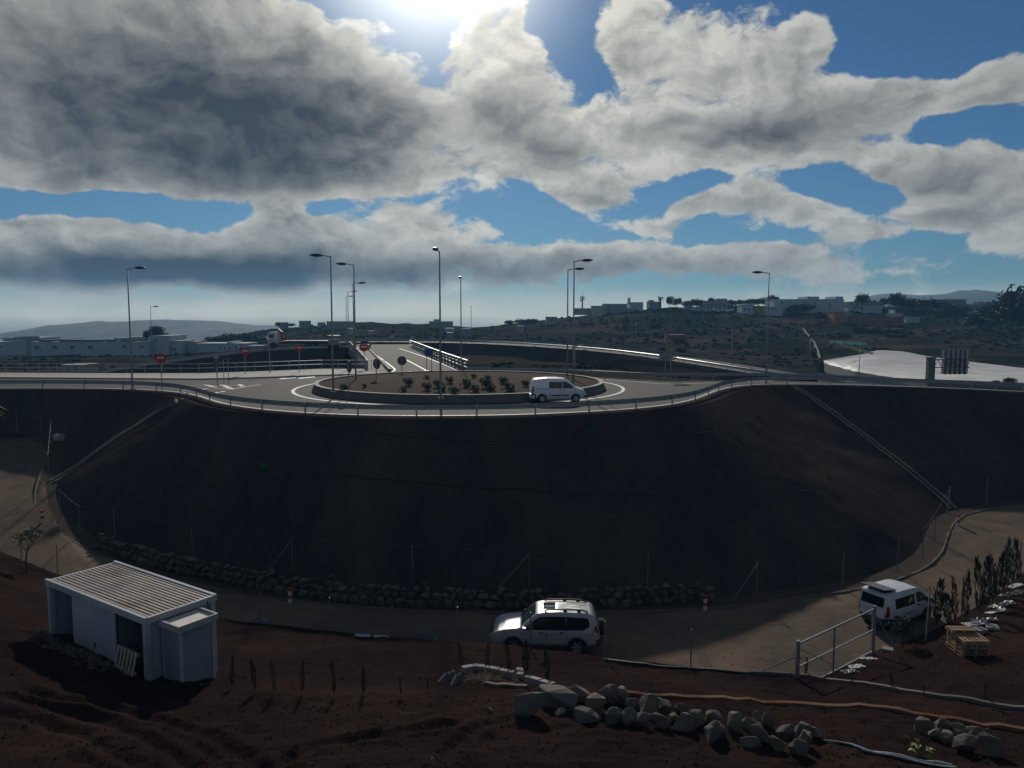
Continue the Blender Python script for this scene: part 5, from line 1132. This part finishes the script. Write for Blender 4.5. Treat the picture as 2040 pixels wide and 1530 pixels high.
for i, (x, y, t_, lb) in enumerate([(1605, 1349, 1318, 'dark sapling just right of the left gate post'), (1776, 1374, 1350, 'dark sapling on the edging left of the pallets'), (1965, 1402, 1368, 'sapling on the edging below the pallet stack'), (1840, 1387, 1370, 'tiny sapling between the other two along the edging')]): sapling(x, y, t_, lb, None, i, 1.0)
def leaf_ball(seed, n, leaf, m_, flat=.75, name='foliage', hollow=.35):
    r = random.Random(seed); mb = MB(); cl = [Vector((r.gauss(0, .5), r.gauss(0, .5), r.uniform(-.2, .75) * flat)) for _ in range(max(5, n // 28))]
    for _ in range(n):
        c = cl[r.randrange(len(cl))] * .75 + Vector((r.gauss(0, .17), r.gauss(0, .17), r.gauss(0, .14)))
        if c.length > .95: c *= .8 / c.length
        a = Vector((r.gauss(0, 1), r.gauss(0, 1), r.gauss(0, .7))).normalized() * leaf * r.uniform(.6, 1.3); b = a.cross(Vector((r.gauss(0, 1), r.gauss(0, 1), r.gauss(0, 1)))).normalized() * leaf * .45
        mb.add([c - a, c + b, c + a, c - b], [(0, 1, 2, 3)])
    o = mb.build(name, m_, recalc=False); me = o.data; bpy.data.objects.remove(o); return me
BUSH = [leaf_ball(30 + i, 420, .13, mat('bush_%d' % i, c, .75, tuple(v * .55 for v in c), 5), .9) for i, c in enumerate([(.035, .13, .07), (.05, .14, .075), (.045, .09, .045)])]
def bush(p, r, lb, group, i, nm='shrub', cat='shrub'):
    th = thing(nm, p, lb, cat, group, rz=i * 2.1); o = bpy.data.objects.new('foliage', BUSH[i % 3]); COL.objects.link(o); o.parent = th; o.scale = (r, r, r); o.location = (0, 0, r * .35)
    s_ = bpy.data.objects.new('stem', sm_me); COL.objects.link(s_); s_.parent = th; s_.scale = (2, 2, r * .8)
isl_px = [(815, 768, .6), (852, 777, .55), (873, 771, .55), (877, 779, .6), (897, 763, .5), (928, 770, .62), (945, 780, .55), (905, 785, .55), (970, 772, .75), (978, 777, .5), (1003, 764, .55), (1013, 780, .7), (985, 790, .6), (1048, 770, .5), (972, 757, .4), (850, 755, .35), (944, 753, .35), (803, 780, .4), (686, 778, .5), (720, 786, .45), (727, 772, .3), (790, 787, .6), (815, 790, .5), (935, 790, .4), (1055, 787, .45)]
isl_px.sort()
for i, (x, y, r_) in enumerate(isl_px): bush(G(x, y), r_, '%s green shrub from the left on the roundabout island' % ORD[i], 'shrubs on the roundabout island', i)
for i, (x, y, r_, lb) in enumerate([(527, 936, .38, 'green shrub on the left of the dark embankment'), (990, 908, .3, 'green shrub near the middle of the dark embankment'), (828, 906, .2, 'small tuft left of the middle shrub on the embankment'), (1133, 897, .22, 'small tuft right of the middle shrub on the embankment'), (1467, 864, .3, 'pale green tuft on the right of the embankment'), (1496, 845, .25, 'middle of three tufts climbing the right of the embankment'), (1512, 832, .22, 'highest of three tufts climbing the right of the embankment'), (1180, 860, .25, 'dark tuft below the guard rail right of the van'), (378, 926, .22, 'dark tuft beside the left drainage channel'), (680, 958, .22, 'dark tuft at the lower left of the embankment hose'), (1650, 952, .2, 'lone tuft left of the right drainage channel'), (1780, 812, .22, 'dark tuft below the right end of the guard rail')]): bush(G(x, y), r_, lb, 'shrubs on the embankment', i)
# leafy bush by the gate, yellow green seedling, small tree, palm leaf at the left edge
th = thing('leafy_bush', G(1797, 1290), 'leafy green bush in front of the small van', 'bush')
MB().path([(0, 0, 0), (.03, 0, .5), (-.03, .05, .95)], [.03, .022, .01], 6).build('stem', M_bark, th)
me = leaf_ball(77, 900, .10, M_lf[0], 1.2); o = bpy.data.objects.new('foliage', me); COL.objects.link(o); o.parent = th; o.location = (0, 0, .75); o.scale = (.52, .52, .75)
th = thing('seedling', G(1836, 1512), 'yellow green seedling between the pipes and the right boulder pile', 'plant'); r = random.Random(3)
for k in range(13):
    a = r.random() * 6.3; b = Vector((math.cos(a), math.sin(a), 0)); s_ = Vector((-b.y, b.x, 0)); h = r.uniform(.05, .55); L_ = r.uniform(.18, .3); c = b * r.uniform(.02, .28) + Vector((0, 0, h))
    MB().add([c, c + b * L_ * .5 + s_ * .05 + Vector((0, 0, .05)), c + b * L_, c + b * L_ * .5 - s_ * .05 + Vector((0, 0, .05))], [(0, 1, 2, 3)]).build('leaf', mat('lime_leaf', (.16, .20, .03), .6), th)
    MB().tube((0, 0, 0), c, .006, n=4).build('stem', M_lf[1], th)
th = thing('small_tree', G(52, 1140), 'small thin tree beside the road at the far left', 'tree')
MB().path([(0, 0, -.05), (.02, 0, .6), (.1, 0, 1.1)], [.05, .04, .03], 6).build('trunk', M_bark, th)
for e in ((-.45, .1, 1.9), (.1, .2, 2.1), (.5, -.1, 1.8), (.7, .1, 1.5)): MB().path([(.1, 0, 1.1), ((.1 + e[0]) / 2, e[1] / 2, 1.45), e], [.025, .018, .008], 5).build('branch', M_bark, th)
me = leaf_ball(91, 700, .08, mat('pale_leaf', (.075, .095, .045), .7, (.045, .06, .03), 4), 1.0); o = bpy.data.objects.new('crown', me); COL.objects.link(o); o.parent = th; o.location = (.15, 0, 1.75); o.scale = (.85, .85, .65)
pb = PD(-34, 1000, 44); pb.z = GXY(pb.x, pb.y).z if GXY(pb.x, pb.y) else -6; th = thing('palm', pb, 'yellow green palm leaning in at the left edge of the picture', 'palm')
ht = PD(-20, 812, 44).z - pb.z; MB().path([(0, 0, -.1), (.05, 0, ht * .5), (.0, 0, ht)], [.16, .12, .1], 8).build('trunk', M_bark, th)
r = random.Random(12)
for k in range(12):
    a = k * .524 + r.uniform(-.2, .2); L_ = r.uniform(1.3, 1.7); el_ = r.uniform(.1, .9); fr_ = MB(); prev = None
    for j in range(9):
        t_ = j / 8; c = Vector((math.cos(a) * L_ * t_, math.sin(a) * L_ * t_, ht + L_ * (el_ * t_ - .9 * t_ * t_))); s_ = Vector((-math.sin(a), math.cos(a), 0)) * (.24 * math.sin(math.pi * (.08 + .9 * t_))); fr_.v += [tuple(c - s_ - Vector((0, 0, s_.length * .6))), tuple(c), tuple(c + s_ - Vector((0, 0, s_.length * .6)))]
    fr_.f = [(j * 3 + q, j * 3 + q + 1, j * 3 + q + 4, j * 3 + q + 3) for j in range(8) for q in range(2)]; fr_.build('frond', mat('palm_leaf', (.07, .11, .03), .9, (.05, .08, .025), 4, spec=.1), th)
# ================================================================ far buildings and trees
def far_mat(n, c): return mat(n, c, .85, tuple(v * .85 for v in c), .4)
F_white = far_mat('wall_white', (.42, .44, .47)); F_cream = far_mat('wall_cream', (.40, .37, .29)); F_grey = far_mat('wall_grey', (.26, .27, .28)); F_or = far_mat('wall_orange', (.36, .17, .045)); F_pink = far_mat('wall_pink', (.24, .12, .085)); F_win = mat('dark_window', (.015, .02, .03), .2, spec=.5); F_roof = mat('flat_roof', (.18, .17, .16), .9); F_red = far_mat('wall_red', (.17, .06, .045))
def house(x0, x1, yt, yb, d, m, label, wins=(), dep=9, roof=None, group=None, name='building', cat='building', extras=(), rz=0):
    g_ = G((x0 + x1) / 2, yb)
    if g_ is not None and 180 < g_.y < 600 and d > 200: d = g_.y
    s = d / FPX; c = PD((x0 + x1) / 2, yb, d); w = (x1 - x0) * s; h = (yb - yt) * s * 1.0
    th = thing(name, c, label, cat, group, rz=rz)
    gz = GXY(c.x, c.y); lo = min(0, gz.z - c.z if gz is not None else -2) - .4
    MB().bb((-w / 2, 0, lo), (w / 2, dep, h)).build('wall', m, th)
    MB().bb((-w / 2 - .15, -.15, h), (w / 2 + .15, dep + .15, h + .22)).build('roof', roof or m, th)
    for (wx, wy, ww, wh) in wins:
        X = (wx - (x0 + x1) / 2) * s; Z = (yb - wy) * s
        wo = MB().bb((X - ww * s / 2, -.06, Z - wh * s / 2), (X + ww * s / 2, .04, Z + wh * s / 2)).build('window', F_win, th)
        if ww * s > .9: MB().bb((X - .06, -.1, Z - wh * s / 2), (X + .06, -.061, Z + wh * s / 2)).build('mullion', m, wo)
        MB().bb((X - ww * s / 2 - .1, -.16, Z - wh * s / 2 - .15), (X + ww * s / 2 + .1, -.061, Z - wh * s / 2 - .01)).build('sill', m, wo)
    for (ex0, ex1, ey0, ey1, em, en) in extras:
        X0, X1 = (ex0 - (x0 + x1) / 2) * s, (ex1 - (x0 + x1) / 2) * s; MB().bb((X0, .3, (yb - ey1) * s), (X1, dep - .3, (yb - ey0) * s)).build(en, em, th)
    return th
# left: white industrial buildings
house(62, 298, 682, 710, 250, F_white, 'long white factory hall with small square windows on the left', [(74, 692, 8, 6), (110, 692, 8, 6), (145, 692, 8, 6), (181, 692, 8, 6), (249, 690.5, 8, 5.5), (283, 690.5, 7, 5.5), (84, 698, 5, 1.5), (218, 706.5, 6, 2)], 22, extras=[(78, 102, 677, 682, F_win, 'skylight'), (118, 204, 677, 682, F_win, 'skylight'), (212, 231, 677, 682, F_win, 'skylight'), (243, 264, 677, 682, F_win, 'skylight'), (228, 240, 673, 682, F_white, 'roof_box')])
house(31, 62, 683, 705, 249, F_white, 'low white annex left of the long factory hall', [(37, 692, 8, 5)], 20, extras=[(32, 70, 673, 683, F_white, 'upper_floor')])
house(8, 31, 674, 709, 246, F_grey, 'tall pale grey block at the left of the factory', [], 16, extras=[(28.5, 31, 671, 674, F_white, 'chimney')]); house(-60, 8, 682, 708, 249, F_white, 'white building cut off by the left edge of the picture', [(3, 691, 5, 3), (-20, 691, 6, 4)], 14)
house(298, 336, 670, 706, 247, F_white, 'white tower block with one small window right of the factory hall', [(310, 677, 6, 4)], 16); house(336, 362, 680, 707, 252, F_white, 'white building with two upper windows right of the white tower block', [(342, 696, 3.5, 4), (348.5, 696, 3.5, 4), (348.5, 706, 3.5, 5), (339, 675, 4, 2)], 12)
house(361, 389, 682, 704, 256, F_cream, 'cream house with a dark window among the white buildings', [(372, 695, 5, 4), (366, 702, 5, 2), (377, 702, 5, 2)], 12, F_roof); house(389, 492, 685, 702, 262, F_white, 'long low white building with a row of narrow windows', [(438, 693.5, 2, 5), (448, 693.5, 2, 5), (458, 693, 2, 5), (470, 692, 3, 5), (481, 692, 2, 4), (395, 694, 1.5, 6)], 12, extras=[(452, 462, 681, 685, F_white, 'roof_box')])
house(123, 167, 729, 739, 140, F_cream, 'small low pale shed below the factory behind the left railing', [(136, 734, 3, 5), (150, 733, 3, 6)], 5); house(492, 520, 690, 700, 262, F_grey, 'low grey shed right of the long low white building', [(506, 695, 16, 3)], 8)
# middle skyline
for i, (x0, x1, yt, yb, m_, lb) in enumerate([(556, 566, 643, 652, F_grey, 'tiny house on the skyline left of the truck'), (596, 612, 640, 652, F_grey, 'tiny boxy house on the skyline above the truck'), (633, 641, 643, 650, F_grey, 'smallest house on the skyline right of the truck'), (651, 700, 641, 652, F_grey, 'low dark building on the skyline above the beige machine'), (690, 704, 655, 662, F_white, 'pale house on the slope behind the bridge lamps'), (733, 741, 660, 664, F_cream, 'tiny pale hut on the slope above the bridge'), (855, 900, 641, 652, F_grey, 'low building on the skyline behind the tallest lamp'), (864, 875, 637, 643, F_grey, 'small roof hut on the skyline behind the tallest lamp'), (886, 903, 655, 662, F_white, 'small pale house on the slope behind the tallest lamp'), (890, 900, 664, 672, F_grey, 'small grey hut below the pale house behind the tallest lamp'), (920, 936, 656, 668, F_grey, 'grey shed left of the small distant lamp'), (1030, 1044, 650, 658, F_cream, 'tiny cream house on the slope left of the paired lamps'), (1088, 1110, 632, 644, F_grey, 'small walled house on the skyline left of the paired lamps')]): house(x0, x1, yt, yb + 3, 400, m_, lb, [((x0 + x1) / 2, (yt + yb) / 2, 2, 2)] if x1 - x0 > 12 else [], 8, group='small houses on the middle skyline')
# right skyline
house(1143, 1262, 615, 626, 408, F_grey, 'long pale retaining wall on the hilltop right of the paired lamps', [], 2, name='hilltop_wall', cat='wall')
house(1180, 1206, 610, 620, 412, F_cream, 'small cream house on the hilltop behind the long wall', [], 8); house(1203, 1258, 606, 620, 414, F_grey, 'wide grey house on the hilltop behind the long wall', [(1213, 611, 3, 2), (1235, 611, 3, 2), (1248, 610, 3, 2)], 9); house(1254, 1281, 603, 620, 412, F_white, 'pale boxy house on the hilltop left of the palm', [(1262, 609, 3, 2)], 9, extras=[(1254.5, 1256, 593, 603, F_roof, 'chimney')]); house(1293, 1316, 602, 616, 415, F_grey, 'dark house under the hilltop palm', [], 8, extras=[(1295, 1303, 598, 602, F_grey, 'roof_box')])
house(1366, 1380, 607, 618, 400, F_grey, 'narrow pale house among the hilltop trees right of the palm', [], 6); house(1400, 1450, 600, 616, 420, F_grey, 'grey block behind the parked cars on the hilltop', [(1410 + 8 * k, 608, 2.5, 6) for k in range(5)], 9, extras=[(1428, 1448, 595, 600, F_grey, 'upper_floor')])
house(1478, 1500, 608, 626, 385, F_white, 'white stepped house left of the small orange house', [(1484, 616, 3, 3), (1492, 616, 3, 3)], 8, extras=[(1485, 1506, 605, 608, F_white, 'upper_floor')]); house(1499, 1522, 611, 628, 383, F_or, 'small orange house beside the right street lamp', [(1502, 615.5, 2.5, 2.5), (1516, 615, 2.5, 2.5)], 8); house(1523, 1559, 612, 629, 381, F_white, 'low white house with a slanted roof right of the small orange house', [(1541, 615, 12, 2)], 8)
house(1541, 1680, 597, 624, 405, F_white, 'large pale apartment block with roof towers on the hilltop', [(1558, 603, 2, 5), (1603, 602, 2, 2), (1623, 605.5, 3, 4), (1623, 613.5, 3, 4), (1652, 606, 3, 4), (1652, 613, 3, 4), (1627, 598, 2, 2), (1590, 611, 2, 3), (1574, 611, 2, 3)], 14, extras=[(1608, 1631, 591, 597, F_white, 'roof_tower'), (1664, 1679, 591, 597, F_white, 'roof_tower')])
house(1690, 1760, 602, 616, 400, F_grey, 'grey building with tall dark windows right of the apartment block', [(1698 + 9 * k, 607, 5, 5) for k in range(7)], 10); house(1690, 1757, 609, 624, 392, F_white, 'pale terrace wall house right of the apartment block', [(1702, 613, 5, 4), (1715, 613, 5, 4)], 8)
house(1660, 1680, 622, 644, 330, F_or, 'bright orange house end on the slope', [(1669, 635, 4, 2)], 10); house(1679, 1695, 622, 642, 331, F_cream, 'white patterned facade beside the bright orange house', [(1683, 630, 3, 4), (1690, 630, 3, 4), (1683, 637, 3, 4), (1690, 637, 3, 4)], 9, F_red)
house(1695, 1800, 632, 649, 328, F_pink, 'long pink arcade building right of the orange house', [(1700 + 8 * k, 642, 4, 7) for k in range(12)], 8, F_red); house(1776, 1798, 625, 634, 340, F_white, 'little white house behind the pink arcade', [], 6, extras=[(1781, 1784, 617, 625, F_white, 'chimney')]); house(1806, 1832, 632, 643, 332, F_white, 'white box house right of the pink arcade', [], 7)
house(1892, 1910, 610, 619, 350, F_grey, 'small pale house among dark trees at the right', [], 6); house(1925, 1972, 610, 626, 345, F_grey, 'wide pale house below the big tree at the right', [(1936, 617, 3, 3), (1955, 617, 3, 3)], 8, extras=[(1928, 1950, 606, 610, F_grey, 'upper_floor')]); house(1950, 1985, 602, 609, 360, F_grey, 'narrow terrace house left of the big tree', [(1956 + 6 * k, 606, 3, 2) for k in range(5)], 6); house(1878, 1925, 597, 606, 400, F_grey, 'low house row on the right skyline', [(1884 + 6 * k, 602, 2.5, 3) for k in range(7)], 8)
house(1326, 1330, 667, 682, 235, F_pink, 'tall pinkish chimney like ruin on the hillside', [], 2); house(1338, 1366, 668, 676, 240, F_red, 'red walled ruin on the hillside above the arrow sign', [(1346, 673, 3, 3), (1357, 673, 3, 3)], 7)
# mast on the hilltop
p = PD(1160, 620, 405); s = 405 / FPX; th = thing('telecom_mast', p, 'slim telecom mast with antennas on the hilltop', 'mast')
MB().tube((0, 0, -1), (0, 0, 30 * s), .5, .3, 8).build('mast', F_cream, th); MB().tube((0, 0, 30 * s), (0, 0, 40 * s), .08, n=5).build('aerial', M_pole, th)
for k in range(4): MB().box((math.cos(k * 1.57) * .8, math.sin(k * 1.57) * .8, 25 * s), (.5, .5, 2.2)).build('antenna', F_cream, th)
MB().box((-.4, 0, 20 * s), (1.4, 1.0, .4)).build('bracket', M_steel_dark, th)
# parked cars on the hilltop
cb = MB(); cb.prism([(-2.1, -.85, .35), (2.1, -.85, .35), (2.15, -.85, .75), (1.2, -.85, .95), (.6, -.85, 1.4), (-1.2, -.85, 1.42), (-2.0, -.85, 1.0)], (0, 1.7, 0)); cbm = cb.build('body', F_white); gb = MB(); gb.prism([(.9, -.86, .95), (.5, -.86, 1.34), (-1.1, -.86, 1.36), (-1.7, -.86, 1.0)], (0, 1.72, 0)); gbm = gb.build('windows', F_win)
wbm = MB().tube((1.3, -.88, .33), (1.3, .88, .33), .33, n=10).build('front_wheels', M_tyre); wb2 = MB().tube((-1.3, -.88, .33), (-1.3, .88, .33), .33, n=10).build('rear_wheels', M_tyre)
car_m = (cbm.data, gbm.data, wbm.data, wb2.data)
for o in (cbm, gbm, wbm, wb2): bpy.data.objects.remove(o)
r = random.Random(4)
for i in range(14):
    x = 1384 + i * 5.7 + r.uniform(-1, 1); p = PD(x, 621.5 + r.uniform(-2, 1.5), 393 + r.uniform(-4, 4)); th = thing('parked_car', p, '%s pale parked car from the left in the hilltop car park' % ORD[i], 'car', 'cars parked on the hilltop', rz=r.uniform(1.1, 1.9))
    for me, nm in zip(car_m, ('body', 'windows', 'front_wheels', 'rear_wheels')): o = bpy.data.objects.new(nm, me); COL.objects.link(o); o.parent = th
# greenhouse under white plastic
gv = MB(); NG = 40
ridge_px = [(1640, 722, 215), (1700, 712, 222), (1750, 700, 232), (1800, 701, 232), (1850, 712, 225), (1930, 722, 215), (2040, 737, 200), (2200, 752, 190)]; eave_px = [(1642, 724, 200), (1700, 739, 172), (1750, 748, 160), (1800, 754, 150), (1850, 759, 140), (1930, 765, 130), (2040, 772, 122), (2200, 785, 115)]
ra = resample([PD(*p) for p in ridge_px], NG + 1); ea = resample([PD(*p) for p in eave_px], NG + 1); rowsg = []
for j in range(41):
    u_ = j / 40; rowsg.append([e * (1 - u_) + q * u_ + Vector((0, 0, .55 * abs(math.sin(u_ * 9 * math.pi)) + .25 * fb((i * .5, u_ * 6, 0), 1, 2))) for i, (e, q) in enumerate(zip(ea, ra))])
for rw in rowsg: gv.v += [tuple(p - ea[0]) for p in rw]
nn = NG + 1; gv.f = [(i * nn + k, i * nn + k + 1, (i + 1) * nn + k + 1, (i + 1) * nn + k) for i in range(40) for k in range(NG)]
th = thing('greenhouse', ea[0], 'huge greenhouse roofed with white plastic on the right', 'greenhouse'); gv.build('plastic_roof', mat('white_plastic', (.60, .59, .56), .6, (.50, .49, .47), .12, aniso=(.4, 1, 1), var2=(.42, .41, .40), v2scale=.05), th, True)
wl = MB(); wl.v = [tuple(p - ea[0]) for p in rowsg[0]] + [tuple(p - ea[0] - Vector((0, 0, 4))) for p in rowsg[0]]; wl.f = [(i, i + 1, nn + i + 1, nn + i) for i in range(NG)]; wl.build('side_wall', far_mat('netting_grey', (.16, .17, .17)), th)
# green netting with pale yellow boxes, pale earth wall
a, b = PD(1650, 678, 246), PD(1724, 682, 236); th = thing('net_canopy', a, 'turquoise net canopy on the slope above the greenhouse', 'canopy'); n0 = MB(); sp_ = resample([a, b], 9)
for k in range(8): p, q = sp_[k] - a, sp_[k + 1] - a; MB().add([p, q, q + Vector((0, -2.2, -1.0)), p + Vector((0, -2.2 + .5 * (k % 2), -1.0))], [(0, 1, 2, 3)]).build('net_panel', mat('turquoise_net', (.02, .24, .20), .7), th); MB().tube(p + Vector((0, 0, 0)), p + Vector((0, 0, -3)), .06, n=5).build('post', M_pole, th)
for i in range(10):
    p = PD(1660 + i * 8.2, 683.5 + i * 2.3, 238 - i * 2); o = MB().box((0, 0, 0), (1.1, 1.0, .6)).box((0, 0, .33), (1.2, 1.1, .06)).build('yellow_box', mat('yellow_box', (.26, .25, .11), .7)); o.location = p; tag(o, '%s pale yellow box from the left below the turquoise nets' % ORD[i], 'box', 'pale yellow boxes on the slope')
pts = [G(x, y) for x, y in [(1600, 655), (1610, 668), (1622, 682), (1629, 698), (1634, 715)]]; o = MB().sweep([p - pts[0] for p in resample(pts, 20)], [(-.3, -2), (-.2, .35), (.2, .35), (.3, -2)]).build('earth_wall', far_mat('earth_wall', (.15, .125, .085))); o.location = pts[0]; tag(o, 'pale earth wall running down the slope to the greenhouse corner', 'wall')

# ---------------------------------------------------------------- far trees
TM = [mat('tree_leaf_%d' % i, c, .8, tuple(v * .5 for v in c), .8) for i, c in enumerate([(.035, .050, .030), (.028, .042, .030), (.045, .055, .03)])]
CR = [leaf_ball(200 + i, 1000, .12, TM[i % 3], [.8, 1.0, .7, .9][i % 4]) for i in range(6)]
tk = MB().path([(0, 0, -.3), (.02, 0, .3), (0, .02, .62)], [.045, .035, .02], 6); 
for e in ((.3, .1, .9), (-.28, .12, .85), (.05, -.3, .95)): tk.path([(0, 0, .45), (e[0] * .5, e[1] * .5, .7), e], [.022, .016, .008], 5)
tk_o = tk.build('trunk', M_bark); tk_m = tk_o.data; bpy.data.objects.remove(tk_o)
def tree(x, yb, yt, wpx, d, lb, i, group='trees on the far hills'):
    g_ = G(x, yb)
    if g_ is not None and 180 < g_.y < 600 and d > 200: d = g_.y
    p = PD(x, yb, d); s = d / FPX; h = (yb - yt) * s; w = wpx * s; th = thing('tree', p, lb, 'tree', group, rz=i * 1.7)
    c = bpy.data.objects.new('crown', CR[i % 6]); COL.objects.link(c); c.parent = th; c.scale = (w * .66, w * .66, h * .68); c.location = (0, 0, h * .44)
    t_ = bpy.data.objects.new('trunk', tk_m); COL.objects.link(t_); t_.parent = th; t_.scale = (h * .6, h * .6, h * .75)
T = [(294, 678, 656, 16, 285, 'left of the tree pair behind the white factory'), (314, 678, 646, 28, 285, 'larger of the tree pair behind the white tower block'), (332, 680, 662, 14, 290, 'small tree right of the pair behind the factory'), (404, 690, 676, 20, 300, 'dark tree behind the cream house'), (428, 690, 668, 34, 305, 'dark tree mass behind the long low white building'), (455, 686, 664, 36, 305, 'second dark tree mass behind the long low white building'), (490, 680, 662, 40, 310, 'dark tree left of the truck'), (553, 652, 641, 10, 410, 'small tree on the skyline left of the truck'),
     (580, 652, 643, 16, 410, 'bush like tree on the skyline above the truck'), (1040, 648, 634, 26, 405, 'tree on the skyline left of the paired lamps'), (1060, 646, 634, 22, 405, 'tree on the skyline nearest the paired lamps on the left'), (1016, 648, 638, 20, 405, 'low tree on the skyline right of the small distant lamp'), (1335, 610, 588, 14, 410, 'thin bare tree right of the hilltop palm'), (1348, 612, 592, 18, 410, 'tree right of the thin bare tree on the hilltop'), (1368, 612, 598, 18, 400, 'dark round tree on the hilltop above the slope'), (1388, 614, 594, 26, 398, 'broad dark tree on the hilltop left of the car park'), (1416, 612, 591, 12, 418, 'small pointed tree behind the hilltop car park'),
     (1452, 612, 597, 26, 410, 'dark tree above the right end of the car park'), (1478, 610, 596, 30, 412, 'wide dark tree left of the stepped house'), (1502, 610, 594, 26, 412, 'dark tree behind the small orange house'), (1520, 610, 592, 22, 412, 'tree just left of the right street lamp on the skyline'), (1537, 610, 586, 26, 412, 'tall tree right of the right street lamp'), (1598, 625, 604, 42, 380, 'big dark tree in front of the apartment block'), (1578, 626, 610, 22, 380, 'smaller dark tree left of the big one before the apartment block'), (1634, 638, 620, 30, 350, 'dark tree left of the orange house'), (1684, 618, 606, 18, 385, 'tree at the right corner of the apartment block'), (1718, 612, 582, 24, 395, 'tall ragged tree right of the apartment block'),
     (1735, 612, 596, 20, 395, 'tree right of the tall ragged tree'), (1760, 614, 592, 14, 395, 'slim tree between the pale terrace houses'), (1788, 618, 584, 34, 380, 'tall tree above the pink arcade'), (1815, 618, 592, 34, 375, 'dark tree right of the tall tree above the arcade'), (1845, 618, 594, 36, 370, 'wide dark tree left of the small pale house'), (1872, 620, 596, 34, 365, 'dark tree at the small pale house on the right'), (1905, 628, 606, 40, 335, 'dark tree below the low house row'), (1980, 650, 604, 60, 305, 'tree left of the biggest tree at the right edge'), (2016, 665, 572, 74, 290, 'biggest dark tree at the right edge of the picture'), (2060, 670, 580, 90, 285, 'second big tree cut by the right edge of the picture'),
     (1960, 655, 628, 60, 300, 'low dark tree below the wide pale house'), (1744, 665, 650, 46, 318, 'dark tree below the pink arcade'), (1786, 668, 652, 50, 312, 'second dark tree below the pink arcade'), (1710, 662, 648, 30, 320, 'third dark tree below the pink arcade'), (2012, 765, 752, 22, 108, 'low green tree behind the right guard rail'), (1985, 765, 757, 14, 108, 'smaller green bush tree behind the right guard rail'), (1352, 690, 672, 20, 225, 'tree beside the red ruin'), (1318, 702, 690, 14, 215, 'round bush below the pinkish ruin'), (1358, 706, 690, 24, 215, 'dark tree above the arrow sign')]
for i, (x, yb, yt, w, d, lb) in enumerate(T): tree(x, yb, yt, w, d, lb, i)
p = PD(1316, 610, 408); s = 408 / FPX; th = thing('palm_tree', p, 'single palm tree standing out on the hilltop skyline', 'palm'); MB().tube((0, 0, -1), (0, 0, 15 * s), .45, .35, 8).build('trunk', M_bark, th)
r = random.Random(2)
for k in range(26):
    a = r.random() * 6.3; L_ = r.uniform(6, 9) * s; el_ = r.uniform(-.5, 1.3); f_ = MB()
    for j in range(6):
        t_ = j / 5; c = Vector((math.cos(a) * L_ * t_ * .8, math.sin(a) * L_ * t_ * .8, 16 * s + L_ * (el_ * t_ - 1.0 * t_ * t_))); s_ = Vector((-math.sin(a), math.cos(a), 0)) * .35 * math.sin(math.pi * (.1 + .85 * t_)); f_.v += [tuple(c - s_), tuple(c + s_ + Vector((0, 0, .1)))]
    f_.f = [(j * 2, j * 2 + 1, j * 2 + 3, j * 2 + 2) for j in range(5)]; f_.build('frond', TM[1], th, recalc=False)
# scrub over the hillside (one mass)
sc = MB(); r = random.Random(77); cnt = 0
tet = [(-.5, -.4, -.2), (.5, -.4, -.2), (.1, .5, -.2), (-.25, 0, .45), (.3, .1, .38), (0, -.1, .55)]
tf = [(0, 1, 4, 5), (1, 2, 4), (2, 0, 3), (0, 5, 3), (3, 5, 4), (2, 3, 4)]
while cnt < 11000:
    d = 125 + 300 * r.random() ** .9; X = r.uniform(-.72, .75) * d; q = GXY(X, d); cnt += 1
    if q is None or fb((X, d, 3), .025, 3) < -.08 + .3 * (r.random() - .5) or (X < -5 and d < 175): continue
    px_ = X / d * FPX + CX
    if px_ > 1630 and d < 240: continue
    s_ = (.45 + 1.5 * r.random() ** 2) * (.6 + d / 450); a = r.random() * 6.3; c_, z_ = math.cos(a), math.sin(a)
    sc.add([(q.x + (v[0] * c_ - v[1] * z_) * s_ * 1.3, q.y + (v[0] * z_ + v[1] * c_) * s_, q.z + v[2] * s_ * .62) for v in tet], tf)
tag(sc.build('scrub', mat('scrub', (.017, .023, .017), .9, (.010, .014, .012), .15, var2=(.032, .030, .02), v2scale=.03, spec=0)), 'low dark scrub covering the far hillsides', 'scrub', kind='stuff')
# ================================================================ haze
hzb = MB(); hzb.bb((-2500, -320, -60), (2500, 2400, 85)); haze = hzb.build('haze', bpy.data.materials.new('haze_air'))
hm = haze.data.materials[0]; hm.use_nodes = True; ht = hm.node_tree; ht.nodes.clear()
ho = ht.nodes.new('ShaderNodeOutputMaterial'); hv = ht.nodes.new('ShaderNodeVolumePrincipled')
hv.inputs['Color'].default_value = (.24, .60, 1, 1); hv.inputs['Density'].default_value = .0002; hv.inputs['Anisotropy'].default_value = .25
ht.links.new(hv.outputs[0], ho.inputs['Volume'])
haze['kind'] = 'stuff'
